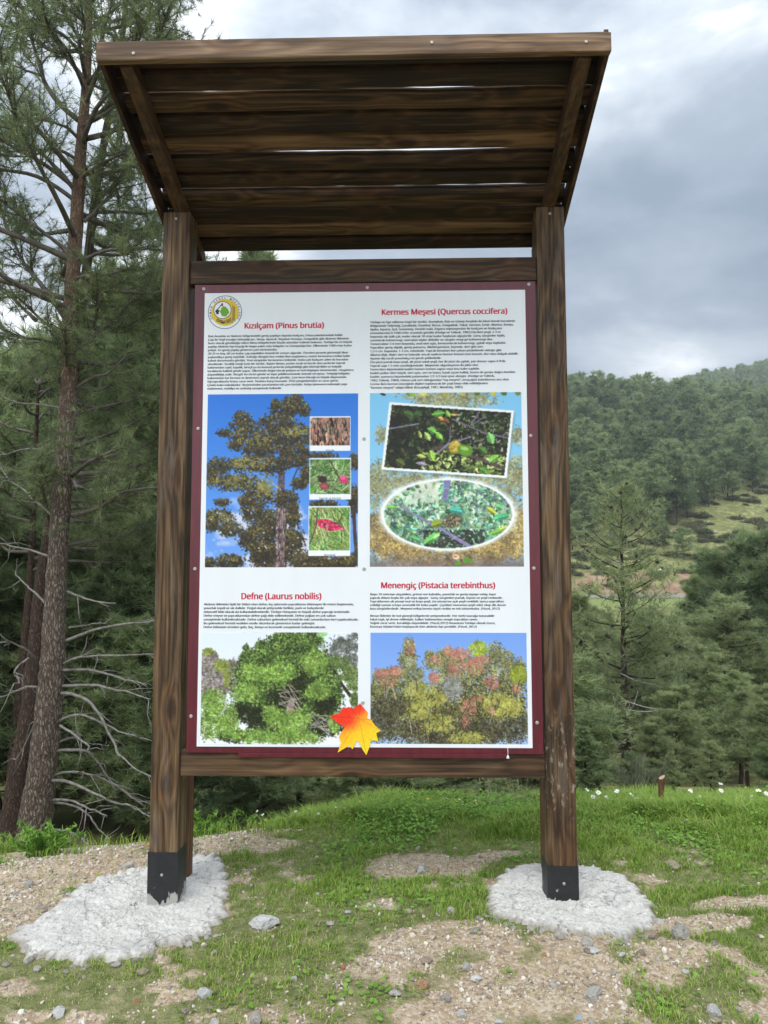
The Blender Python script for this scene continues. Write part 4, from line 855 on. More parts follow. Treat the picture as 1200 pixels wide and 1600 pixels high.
c = mix_c(nt, math_n(nt, 'MULTIPLY', ramp(nt, ck.outputs['Distance'], [(.0, (1, 1, 1)), (.012, (0, 0, 0))]).outputs[0], .6), c, (.13, .12, .11))
L(nt, c, b.inputs['Base Color']); b.inputs['Roughness'].default_value = .9; b.inputs['Specular IOR Level'].default_value = .2
bump(nt, b, math_n(nt, 'ADD', noise(nt, p, 70, 6, .75), noise(nt, p, 22, 4, .6)), .9, .014)
def footing(pts, zb, sd, label):
    P = np.array(pts); c = P.mean(0); n = 260; k = len(P)
    t = np.linspace(0, k, n, endpoint=False); i = t.astype(int); f = (t-i)[:, None]
    O = P[i % k]*(1-f)+P[(i+1) % k]*f
    th = np.linspace(0, 2*np.pi, n, endpoint=False)
    O = c+(O-c)*(1+.07*(fbm(np.cos(th)*6+9, np.sin(th)*6+9, sd)-.47)*2+.11*(fbm(np.cos(th)*22+30, np.sin(th)*22+30, sd+1)-.47)*2)[:, None]
    q = np.concatenate([[.02], np.linspace(.06, .9, 50), [.93, .955, .975, .99, 1.0, 1.004]])
    X = c[0]+(O[None, :, 0]-c[0])*q[:, None]; Y = c[1]+(O[None, :, 1]-c[1])*q[:, None]
    g = height(X, Y); top = np.maximum(zb - .01, g+.018)+.012*(fbm(X*40, Y*40, sd+2)-.47)+.016*(fbm(X*130, Y*130, sd+4, 2)-.47)+.012*(fbm(X*14, Y*14, sd+6)-.47)+.02*(fbm(X*6, Y*6, sd+3)-.47)
    e = sstep(.93, 1.0, q)[:, None]; Z = top*(1-e)+(g-.015)*e
    V = np.stack([X, Y, Z], -1).reshape(-1, 3); m = len(q)
    a = np.arange(m-1)[:, None]*n; j = np.arange(n)[None, :]
    F = np.stack([a+j, a+n+j, a+n+(j+1) % n, a+(j+1) % n], -1).reshape(-1, 4)[:, ::-1]
    V = np.concatenate([V, [[c[0], c[1], Z[0].mean()]]]); F3 = np.stack([np.arange(n), (np.arange(n)+1) % n, np.full(n, len(V)-1)], 1)
    rim = np.concatenate([np.repeat(sstep(.78, 1.0, q), n), [0.]])
    o = link('concrete_footing', mesh_np('concrete_footing', V, [F, F3], smooth=True, attrs={'rim': rim}), None, CONC)
    tag(o, label, 'concrete footing', 'concrete footings under the posts')
    return O
OL_ = footing(FOOT_L, .058, 81, 'wider white concrete pad around the left post and rear strut')
OR_ = footing(FOOT_R, .108, 91, 'smaller white concrete pad around the right post only')
def inside(x, y, O):
    x = np.asarray(x); y = np.asarray(y); r = np.zeros(x.shape, bool); j = len(O)-1
    for i in range(len(O)):
        xi, yi = O[i]; xj, yj = O[j]
        cnd = ((yi > y) != (yj > y)) & (x < (xj-xi)*(y-yi)/(yj-yi+1e-12)+xi); r ^= cnd; j = i
    return r
def on_pad(x, y): return inside(x, y, OL_[::4]) | inside(x, y, OR_[::4])
# ------------------------------------------------------------------ grass, clover, gravel (uncountable)
def scatter(n, y0, y1, r):
    y = np.sqrt(r.random(n)*(y1*y1-y0*y0)+y0*y0); x = (r.random(n)*2-1)*(.56*y+.35); return x, y
r = np.random.default_rng(21)
x, y = scatter(400000, 2.25, 6.4, r)
d = dirt(x, y)
lush = fbm(x*2.7, y*2.7, 101)
keep = (r.random(len(x)) < (1-d)**1.3*(.8+.2*sstep(2.6, 3.9, y))*(.35+.75*sstep(.3, .6, lush))*np.maximum(.35+.9*sstep(.33, .55, fbm(x*14, y*14, 107)), 1.3*sstep(3.8, 4.5, y))+.02) & ~on_pad(x, y) & (y < edge(x)+.75)
x, y, lush = x[keep], y[keep], lush[keep]; n = len(x); z = height(x, y)
tall = sstep(3.9, 5.0, y+.5*(lush-.5))
hgt = (.015+.009*sstep(2.8, 3.6, y)+.042*tall)*(.55+.9*r.random(n))*(.7+.8*sstep(.35, .6, lush))
an = r.random(n)*6.283; lean = (.35+.75*r.random(n))*hgt; wd = (.0016+.0013*r.random(n))*(.8+.5*tall)
bx, by = np.cos(an), np.sin(an)
B0 = np.stack([x, y, z-.004], 1); dirv = np.stack([bx, by, np.zeros(n)], 1); side = np.stack([-by, bx, np.zeros(n)], 1)
M0 = B0+dirv*(lean*.32)[:, None]; M0[:, 2] += hgt*.6; T0 = B0+dirv*lean[:, None]; T0[:, 2] += hgt*(.75+.25*r.random(n))
V = np.stack([B0-side*wd[:, None], B0+side*wd[:, None], M0-side*wd[:, None]*.8, M0+side*wd[:, None]*.8, T0], 1).reshape(-1, 3)
i = np.arange(n)*5
var = np.clip(.42+.5*(fbm(x*1.9, y*1.9, 103)-.47)+.28*(r.random(n)-.5)+.18*sstep(3.4, 2.7, y)+.5*(r.random(n) < .05+.16*sstep(3.6, 2.8, y)), 0, 1)
tag(link('grass', mesh_np('grass', V, [np.stack([i, i+1, i+3, i+2], 1), np.stack([i+2, i+3, i+4], 1)], np.repeat(var, 5)), None, GRASS), 'short green grass growing round the footings and up to the crest', 'grass', kind='stuff')
x, y = scatter(90000, 2.6, 5.9, r)
pat = fbm(x*2.2, y*2.2, 131); d = dirt(x, y)
keep = (r.random(len(x)) < (1-d)*sstep(.42, .6, pat+.22*sstep(4.1, 4.9, y)*sstep(-.4, .4, x))*(.25+.75*sstep(3.6, 4.6, y))) & ~on_pad(x, y) & (y < edge(x)+.5)
x, y = x[keep], y[keep]; n = len(x)
hh = (.012+.07*sstep(3.9, 4.9, y)*r.random(n))*(.6+.8*r.random(n)); C = np.stack([x, y, height(x, y)+hh], 1)
ln = .006+.008*r.random(n); a1 = r.random(n)*6.283; A = np.stack([np.cos(a1), np.sin(a1), r.normal(0, .35, n)], 1); A = nrm(A); Bv = nrm(np.cross(A, np.stack([r.normal(0, .4, n), r.normal(0, .4, n), np.ones(n)], 1)))
l_ = ln[:, None]
V = np.stack([C-A*l_, C-A*l_*.3+Bv*l_*.62, C+A*l_*.6+Bv*l_*.55, C+A*l_, C+A*l_*.6-Bv*l_*.55, C-A*l_*.3-Bv*l_*.62], 1).reshape(-1, 3)
i = np.arange(n)[:, None]*6+np.arange(6)[None, :]
tag(link('clover', mesh_np('clover', V, [i], np.repeat(np.clip(.25+.6*r.random(n), 0, 1), 6)), None, CLOVER), 'leafy clover and weeds thickening towards the grassy crest', 'clover', kind='stuff')
# gravel
t_ = (1+5**.5)/2
ICO = nrm(np.array([(-1, t_, 0), (1, t_, 0), (-1, -t_, 0), (1, -t_, 0), (0, -1, t_), (0, 1, t_), (0, -1, -t_), (0, 1, -t_), (t_, 0, -1), (t_, 0, 1), (-t_, 0, -1), (-t_, 0, 1)], float))
ICF = np.array([(0, 11, 5), (0, 5, 1), (0, 1, 7), (0, 7, 10), (0, 10, 11), (1, 5, 9), (5, 11, 4), (11, 10, 2), (10, 7, 6), (7, 1, 8), (3, 9, 4), (3, 4, 2), (3, 2, 6), (3, 6, 8), (3, 8, 9), (4, 9, 5), (2, 4, 11), (6, 2, 10), (8, 6, 7), (9, 8, 1)])
def rand_rot(n, r):
    q = nrm(r.normal(0, 1, (n, 4))); w, x, y, z = q.T
    return np.stack([np.stack([1-2*(y*y+z*z), 2*(x*y-z*w), 2*(x*z+y*w)], 1), np.stack([2*(x*y+z*w), 1-2*(x*x+z*z), 2*(y*z-x*w)], 1), np.stack([2*(x*z-y*w), 2*(y*z+x*w), 1-2*(x*x+y*y)], 1)], 1)
x, y = scatter(150000, 2.25, 5.2, r); d = dirt(x, y)
lw = fbm(x*6, y*6, 141)
keep = (r.random(len(x)) < (d**1.2*.55*(.35+1.3*sstep(.35, .62, lw))+.02)) & ~on_pad(x, y) & (y < edge(x)+.3)
x, y = x[keep], y[keep]; n = len(x)
s = np.minimum(.0024*np.exp(r.normal(.3, .6, n)), .014)
V = ICO[None]*(.65+.7*r.random((n, 12, 1)))*s[:, None, None]*np.stack([np.ones(n), .6+.5*r.random(n), .4+.4*r.random(n)], 1)[:, None, :]
V = np.einsum('nij,nkj->nki', rand_rot(n, r), V); V[..., 0] += x[:, None]; V[..., 1] += y[:, None]; V[..., 2] += (height(x, y)+s*.25)[:, None]
F = (ICF[None]+np.arange(n)[:, None, None]*12).reshape(-1, 3)
GRAV, nt, b = mat('gravel_chips')
L(nt, ramp(nt, attr(nt).outputs['Fac'], [(0, (.20, .165, .13)), (.3, (.38, .31, .235)), (.6, (.50, .425, .325)), (.88, (.54, .49, .42)), (1, (.66, .63, .57))]).outputs[0], b.inputs['Base Color']); b.inputs['Roughness'].default_value = .9
tag(link('gravel', mesh_np('gravel', V.reshape(-1, 3), [F], np.repeat(r.random(n), 12)), None, GRAV), 'loose tan gravel chips over the bare earth patches', 'gravel', kind='stuff')
# ------------------------------------------------------------------ stones one can count
def stone_mesh(sd, flat=.6, cuts=9):
    r = np.random.default_rng(sd); bm = bmesh.new(); bmesh.ops.create_icosphere(bm, subdivisions=3, radius=1)
    pl = [(nrm(r.normal(0, 1, 3)), .55+.35*r.random()) for _ in range(cuts)]
    for v in bm.verts:
        p = np.array(v.co)
        for nn, dd in pl:
            e = p@nn-dd
            if e > 0: p = p-nn*e*.95
        p = p*(1+.05*r.normal()); v.co = Vector((p[0], p[1]*.8, p[2]*flat))
    me = bpy.data.meshes.new('stone'); bm.to_mesh(me); bm.free(); return me
def stone_mat(name, a, b_, c_):
    m, nt, b = mat(name); p = N(nt, 'ShaderNodeTexCoord').outputs['Object']; oi = N(nt, 'ShaderNodeObjectInfo')
    f = math_n(nt, 'ADD', math_n(nt, 'MULTIPLY', noise(nt, p, 2.2, 6, .65), .75), math_n(nt, 'MULTIPLY', oi.outputs['Random'], .35))
    L(nt, ramp(nt, f, [(.3, a), (.55, b_), (.8, c_)]).outputs[0], b.inputs['Base Color']); b.inputs['Roughness'].default_value = .88
    bump(nt, b, noise(nt, p, 5, 6, .7), .6, .12); return m
ST = {'grey': stone_mat('grey_stone', (.28, .26, .23), (.43, .405, .36), (.56, .53, .48)), 'tan': stone_mat('tan_stone', (.24, .17, .12), (.37, .30, .225), (.48, .42, .34)),
      'white': stone_mat('white_stone', (.42, .41, .39), (.58, .57, .55), (.70, .69, .67)), 'orange': stone_mat('orange_stone', (.34, .15, .07), (.46, .27, .15), (.55, .44, .34)),
      'mixed': stone_mat('loose_stone', (.22, .18, .14), (.38, .335, .28), (.54, .51, .47))}
SMESH = {}
def stone(x, y, w, kind, var, label, group, flat=None):
    key = (kind, var)
    if key not in SMESH:
        SMESH[key] = stone_mesh(500+var*13+len(kind), .45+.12*(var % 4)); SMESH[key].materials.append(ST[kind])
    o = link('stone', SMESH[key]); s = w*.55; o.scale = (s, s, s); o.rotation_euler = (random.uniform(-.25, .25), random.uniform(-.25, .25), random.uniform(0, 6.28))
    o.location = (x, y, float(height(x, y))+s*.22)
    tag(o, label, 'stone', group)
HAND = [(-.153,3.377,.040,'white','white cup-shaped stone alone in the grass between the footings'),(.055,3.389,.043,'tan','slender beige stone, left one of a touching pair in the grass'),(.100,3.341,.043,'tan','rounded beige stone, right one of a touching pair in the grass'),
 (.132,2.846,.068,'orange','largest orange-stained stone in the bare front patch'),(.160,2.980,.060,'tan','flat tan stone just behind the orange-stained one'),(.036,2.791,.051,'grey','grey angular stone in front and left of the orange-stained one'),
 (.208,2.755,.051,'grey','grey blocky stone in front and right of the orange-stained one'),(.256,2.688,.049,'white','whitish stone in front of the grey blocky stone'),(.297,2.929,.054,'grey','grey wedge stone in the middle of the bare front patch'),
 (.328,2.862,.053,'white','pale flat stone touching the grey wedge stone'),(.376,2.647,.034,'white','small white stone at the lower picture edge, right of centre'),(.174,4.127,.045,'grey','grey stone at the far rim of the bare patch between posts'),
 (.180,3.828,.070,'white','pale stone in the middle of the bare patch between posts'),(.246,3.812,.063,'orange','orange-tan stone in the bare patch between posts'),(-.303,3.606,.033,'white','small pale stone in the grass left of the bare patch'),
 (-.222,3.277,.042,'grey','grey stone half sunk in grass in front of the white cup-shaped stone'),(-.328,2.890,.043,'grey','grey stone alone on thin turf below the left footing corner'),(-.151,2.967,.038,'orange','small reddish stone at the left rim of the bare front patch'),
 (.275,3.328,.049,'grey','grey stone at the grassy far rim of the bare front patch'),(.361,3.176,.058,'grey','bluish grey stone in the bare soil left of the right footing'),(.887,3.007,.043,'white','white stone on bare soil in front of the right footing'),
 (.962,3.017,.046,'tan','brownish stone beside the white one in front of the right footing'),(1.033,3.132,.075,'tan','broad pale yellow stone touching the right footing front corner'),(1.157,3.121,.097,'grey','long grey brown stone right of the right footing'),
 (1.376,3.809,.093,'tan','long flat beige stone in the grass right of the right footing'),(.790,3.027,.057,'white','pale split stone in front of the right post'),(.715,2.770,.094,'grey','broad flat grey slab sunk in the soil at lower right'),
 (.593,2.832,.037,'grey','small grey stone left of the flat grey slab'),(1.089,2.672,.058,'white','pale stone near the lower right edge, further one of two'),(1.08,2.63,.05,'tan','pale tan stone near the lower right edge, nearer one of two'),(.674,2.632,.040,'tan','tan stone standing at the lower edge below the flat grey slab'),
 (1.086,2.896,.034,'white','small white stone in thin turf at the right'),(.601,3.013,.028,'orange','small orange stone in front of the right footing'),(.682,3.127,.053,'grey','grey block against the front rim of the right footing'),
 (-.889,2.954,.056,'tan','beige angular stone at the front rim of the left footing'),(-1.267,4.207,.040,'orange','brick-red stone on the gravel bank behind the left post'),(-.629,2.809,.066,'white','pale crumbly stone on turf below the left footing'),
 (-.556,2.649,.059,'grey','grey stone at the lower edge left of centre'),(-.423,2.667,.064,'grey','grey lumpy stone at the lower edge near the centre'),(-1.107,2.741,.068,'white','pale stone of the rubble at the lower left'),(-1.015,2.621,.046,'grey','grey stone of the rubble at the lower left'),
 (-1.284,3.972,.076,'grey','mossy dark grey stone at the far rim of the left footing'),(-.858,2.793,.032,'orange','small rusty stone below the left footing'),(-1.684,3.771,.060,'grey','grey stone on the gravel at the far left'),(-.499,3.289,.152,'white','wide pale lump of spilled concrete in the grass right of the left footing')]
for k, (x, y, w, kind, lab) in enumerate(HAND): stone(x, y, w*.82, kind, k % 5, lab, None)
r = np.random.default_rng(33); cnt = 0
while cnt < 165:
    x, y = scatter(1, 2.3, 5.0, r); x, y = float(x[0]), float(y[0])
    if on_pad(np.array([x]), np.array([y]))[0] or y > float(edge(x))-.1: continue
    d = float(dirt(np.array([x]), np.array([y]))[0])
    if r.random() > .08+.9*d: continue
    stone(x, y, min(.05, .014*math.exp(r.normal(.25, .4))), 'mixed', int(r.integers(8)), 'one of the many small loose stones strewn over the soil and thin turf', 'small loose stones')
    cnt += 1
for O, sel in ((OR_, lambda p: p[1] < 3.35), (OL_, lambda p: p[1] < 3.25 or (p[0] < -1.3 and p[1] > 3.5))):
    for p in O:
        if sel(p) and r.random() < .24:
            stone(p[0]+r.normal(0, .025), p[1]-abs(r.normal(.01, .03)), .018*math.exp(r.normal(.3, .4)), 'grey', int(r.integers(5)), 'one of the grey rubble lumps crumbling along the rim of a footing', 'rubble along the footings')
bl = link('plastic_scrap', mesh_np('plastic_scrap', np.array([(0, 0, 0), (.016, .003, .003), (.019, .012, .006), (.006, .014, .002), (.008, .006, .009)]), [np.array([(0, 1, 4), (1, 2, 4), (2, 3, 4), (3, 0, 4)])]), None, plain('blue_plastic', (.12, .32, .62), .4))
bl.location = (.625, 2.63, float(height(.625, 2.63))+.012); tag(bl, 'tiny blue scrap of plastic at the lower edge right of centre', 'litter')
# ------------------------------------------------------------------ flowers and weeds on the crest
PETAL = plain('white_petals', (.78, .78, .76), .6); PETY = plain('yellow_petals', (.70, .52, .03), .6); STEM = plain('flower_stems', (.09, .15, .04), .7)
def flower_mesh(r, hgt, rad, npet, tilt):
    mb = MB(); bend = r.normal(0, .12, 2)*hgt
    top = np.array([bend[0], bend[1], hgt]); mb.add(*tube([(0, 0, -.02), (bend[0]*.3, bend[1]*.3, hgt*.55), top], [.0016, .0014, .0011], 5), mi=0)
    nd = nrm(np.array([r.normal(0, tilt), -abs(r.normal(0, tilt)), 1.0])); A = nrm(np.cross(nd, [0, 1, .2])); Bv = np.cross(nd, A)
    for k in range(npet):
        t = k*6.283/npet+r.normal(0, .06); d = A*math.cos(t)+Bv*math.sin(t); s = -A*math.sin(t)+Bv*math.cos(t); up = nd*rad*r.normal(.05, .1)
        V = np.array([top+d*rad*.2-s*rad*.07, top+d*rad*.2+s*rad*.07, top+d*rad*.75+s*rad*.17+up, top+d*rad+up*1.2, top+d*rad*.75-s*rad*.17+up]); mb.add(V, [np.array([[0, 1, 2, 3, 4]])], mi=1)
    n = 10; th = np.arange(n)*6.283/n
    ring = top+(A[None]*np.cos(th)[:, None]+Bv[None]*np.sin(th)[:, None])*rad*.27+nd*rad*.05
    mb.add(np.concatenate([ring, [top+nd*rad*.2]]), [np.stack([np.arange(n), (np.arange(n)+1) % n, np.full(n, n)], 1)], mi=2)
    return mb.mesh('daisy')
r = np.random.default_rng(44)
DA = [(1.29,5.02,.155),(1.325,5.02,.115),(1.40,5.0,.13),(1.485,5.02,.135),(1.36,5.06,.10),(1.565,5.0,.125),(1.60,5.04,.10),(1.96,5.02,.13),(2.00,4.98,.095),(2.08,5.0,.09),(2.13,5.02,.14),(2.15,5.02,.17),(2.20,4.98,.07),(2.38,5.0,.125),(2.41,4.99,.11),(2.33,5.03,.09),(1.43,5.05,.105),(1.72,5.03,.09)]
for k, (x, y, h_) in enumerate(DA):
    me = flower_mesh(r, h_, .0155+.004*r.random(), 13, .7); [me.materials.append(m_) for m_ in (STEM, PETAL, PETY)]
    o = link('daisy', me); o.location = (x, y, float(height(x, y))); tag(o, 'white daisy on a thin stem on the grassy crest right of the right post', 'flower', 'daisies right of the board')
for k in range(30):
    x = r.uniform(-.75, 1.0); y = float(edge(x))+r.uniform(-.12, .08); yel = r.random() < .4
    me = flower_mesh(r, r.uniform(.06, .12), .008+.003*r.random(), 8, .5); [me.materials.append(m_) for m_ in (STEM, PETY if yel else PETAL, PETY)]
    o = link('wildflower', me); o.location = (x, y, float(height(x, y)))
    tag(o, 'small yellow wildflower on the crest seen under the board' if yel else 'tiny white wildflower on the crest seen under the board', 'flower', 'yellow wildflowers under the board' if yel else 'white wildflowers under the board')
# cut stake
sk = MB(); pth, rd_ = smooth_path([(1.772, 5.06, -.05), (1.774, 5.06, .12), (1.779, 5.055, .200)], [.019, .018, .021], 6)
Vt, Ft = tube(pth, rd_, 12, .12, r); Vt[-13:, 2] += (Vt[-13:, 0]-1.779)*.7; sk.add(Vt, Ft[:1]); sk.add(Vt[list(range(len(Vt)-14, len(Vt)-2))], [np.arange(12)[None, :]], mi=1)
so = link('cut_stake', sk.mesh('cut_stake'), None, [wood('stake_wood', 2, (.09, .045, .02), (.20, .11, .06), (.30, .19, .11)), plain('fresh_cut', (.45, .33, .22), .8)])
tag(so, 'short reddish cut stake standing at the crest right of the board', 'stake')
def weed(name, x, y, h_, w, nst, seed, mats, label, cat, leaf=True, group=None):
    r = np.random.default_rng(seed); z0 = float(height(x, y)); mb = MB(); C = []; D = []
    for _ in range(nst):
        d = np.array([r.normal(0, w*.5), r.normal(0, w*.35), h_*(.6+.5*r.random())]); P, R = smooth_path([(0, 0, 0), d*.5+r.normal(0, .01, 3), d], [.0022, .0018, .0008], 3)
        P[:, :2] += r.normal(0, w*.15, 2); mb.add(*tube(P, R, 4), mi=0)
        for q in P[2:]:
            for _ in range(5): C.append(q+r.normal(0, .012, 3)); D.append(nrm(r.normal(0, .7, 3)+[0, 0, .5]))
    if leaf:
        V, F, v = needles(np.array(C), np.array(D), 3, .035, .010, r, .6); mb.add(V, F, v, 1)
    o = link(name, mb.mesh(name), None, mats); o.location = (x, y, z0-.01); tag(o, label, cat, group); return o
weed('weed_clump', -1.90, 4.42, .15, .22, 26, 5, [STEM, CLOVER], 'leafy green weed clump at the crest by the big pine foot', 'weed')
weed('weed_clump', -1.05, 4.62, .12, .25, 14, 6, [STEM, CLOVER], 'low green weeds behind the gravel bank left of the left post', 'weed')
DRYS = plain('dry_stalks', (.36, .29, .19), .8)
for k, (x, y, h_) in enumerate([(.72, 5.08, .2), (.86, 5.1, .24), (.98, 5.08, .17)]): weed('dry_weed', x, y, h_, .14, 9, 20+k, [DRYS, DRYS], 'dry brown weed stalks on the crest just left of the right post', 'weed', False, 'dry weeds by the right post')
for k, (x, y, h_) in enumerate([(2.2, 5.03, .12), (2.42, 5.0, .11)]): weed('dry_weed', x, y, h_, .22, 22, 30+k, [DRYS, DRYS], 'pale dry grass tuft among daisies at the right end of the crest', 'weed', False, 'dry tufts among the daisies')
# ------------------------------------------------------------------ the big pine and its two companions
TRUNK_A = [(-3.97,9.00,-1.76,0.195),(-3.97,9.00,-1.41,0.168),(-3.92,9.00,-0.81,0.157),(-3.87,9.00,-0.20,0.146),(-3.84,9.00,0.31,0.139),(-3.83,9.00,0.75,0.131),(-3.82,9.00,1.49,0.116),(-3.77,9.00,2.99,0.101),(-3.75,9.00,3.76,0.095),(-3.76,9.00,4.54,0.086),(-3.72,9.00,5.73,0.079),(-3.70,9.00,6.54,0.067),(-3.66,9.00,7.36,0.056),(-3.65,9.00,8.19,0.045),(-3.65,9.00,8.61,0.037),(-3.68,9.00,9.63,0.026),(-3.69,9.00,10.84,0.011),(-3.70,9.00,11.46,0.004)]
TRUNK_B = [(-4.85,10.20,-2.28,0.153),(-4.80,10.20,-1.80,0.136),(-4.73,10.20,-0.99,0.127),(-4.64,10.20,-0.42,0.115),(-4.57,10.20,0.65,0.093),(-4.52,10.20,1.48,0.081),(-4.29,10.20,3.19,0.072),(-4.12,10.20,4.95,0.064),(-3.96,10.20,6.75,0.051),(-3.80,10.20,7.95,0.047),(-3.65,10.20,9.08,0.038),(-3.61,10.20,10.13,0.025),(-3.59,10.20,11.49,0.008)]
TRUNK_C = [(-5.48,11.50,-2.76,0.105),(-5.45,11.50,-2.22,0.096),(-5.41,11.50,-1.13,0.081),(-5.37,11.50,-0.39,0.072),(-5.29,11.50,1.01,0.057),(-5.26,11.50,1.96,0.048),(-5.26,11.50,3.41,0.033),(-5.25,11.50,4.39,0.019)]
DEAD = [
 [(-3.68,9.00,0.74),(-3.24,8.81,0.88),(-2.58,8.60,1.00),(-2.11,8.37,1.05)],
 [(-3.71,9.00,0.47),(-3.27,8.58,0.61),(-2.42,8.11,0.68)],
 [(-3.84,9.00,0.40),(-3.31,8.91,0.41),(-2.95,8.80,0.35),(-2.59,8.69,0.27)],
 [(-3.72,9.00,0.22),(-3.25,8.76,0.27),(-2.89,8.49,0.26),(-2.44,8.21,0.23)],
 [(-3.75,9.00,0.14),(-3.50,8.84,0.14),(-3.18,8.65,0.05),(-2.86,8.45,-0.29),(-2.71,8.24,-0.45),(-2.37,8.03,-0.61)],
 [(-3.77,9.00,-0.19),(-3.45,8.91,-0.07),(-3.03,8.81,-0.18),(-2.58,8.70,-0.23)],
 [(-3.77,9.00,-0.42),(-3.66,9.22,-0.43),(-3.60,9.47,-0.59),(-3.45,9.74,-0.70)],
 [(-3.78,9.00,-0.51),(-3.48,9.11,-0.53),(-3.37,9.23,-0.69),(-3.20,9.37,-1.00),(-2.85,9.50,-1.32)],
 [(-3.80,9.00,-0.78),(-3.56,9.13,-0.79),(-3.17,9.28,-1.00),(-2.88,9.43,-1.31)],
 [(-3.86,9.00,-0.84),(-3.53,8.86,-0.83),(-3.07,8.69,-0.96),(-2.72,8.52,-1.02),(-2.45,8.34,-1.10)],
 [(-3.83,9.00,-1.08),(-3.52,8.99,-1.12),(-3.24,8.98,-1.31),(-3.08,8.97,-1.48)],
 [(-3.85,9.00,-1.38),(-3.53,8.84,-1.34),(-3.28,8.65,-1.37),(-3.06,8.45,-1.42)],
 [(-3.78,9.00,-1.06),(-3.54,8.77,-1.00),(-3.24,8.52,-1.00),(-2.93,8.25,-0.99)],
 [(-3.73,9.00,-0.22),(-3.47,8.73,-0.26),(-3.25,8.43,-0.29),(-3.09,8.11,-0.29)],
 [(-4.01,9.00,0.52),(-4.02,8.80,0.63),(-4.09,8.57,0.75),(-4.17,8.33,0.88)],
 [(-4.00,9.00,0.21),(-4.28,9.35,0.15),(-4.74,9.75,-0.00)],
 [(-3.93,9.00,1.16),(-4.09,9.12,1.27),(-4.26,9.26,1.34),(-4.49,9.41,1.47),(-4.60,9.56,1.58)],
 [(-3.93,9.00,1.72),(-4.35,9.24,1.82),(-4.80,9.51,1.87)],
 [(-3.94,9.00,0.16),(-3.99,9.15,-0.04),(-4.13,9.32,-0.37),(-4.39,9.50,-0.79)],
 [(-4.11,9.00,0.54),(-4.16,8.79,0.44),(-4.01,8.54,0.35),(-4.01,8.29,0.31)],
 [(-3.69,9.00,1.31),(-3.41,8.78,1.25),(-3.02,8.52,1.19)],
 [(-3.66,9.00,0.89),(-3.46,9.07,0.90),(-3.29,9.15,0.90)],
 [(-3.71,9.00,0.36),(-3.71,9.17,0.26),(-3.74,9.36,0.19)],
 [(-3.87,9.00,2.17),(-4.13,9.18,2.35),(-4.38,9.39,2.50),(-4.83,9.61,2.82)],
 [(-3.86,9.00,2.95),(-4.30,9.31,3.04),(-4.91,9.66,3.08)],
 [(-3.88,9.00,2.62),(-4.00,8.57,2.58),(-4.10,8.07,2.53)],
 [(-3.83,9.00,3.47),(-4.04,9.03,3.52),(-4.42,9.07,3.56),(-4.64,9.11,3.67)],
 [(-3.65,9.00,3.42),(-3.74,9.11,3.29),(-3.85,9.24,3.12)],
 [(-3.80,9.00,2.68),(-3.66,8.96,2.58),(-3.57,8.91,2.43)]]
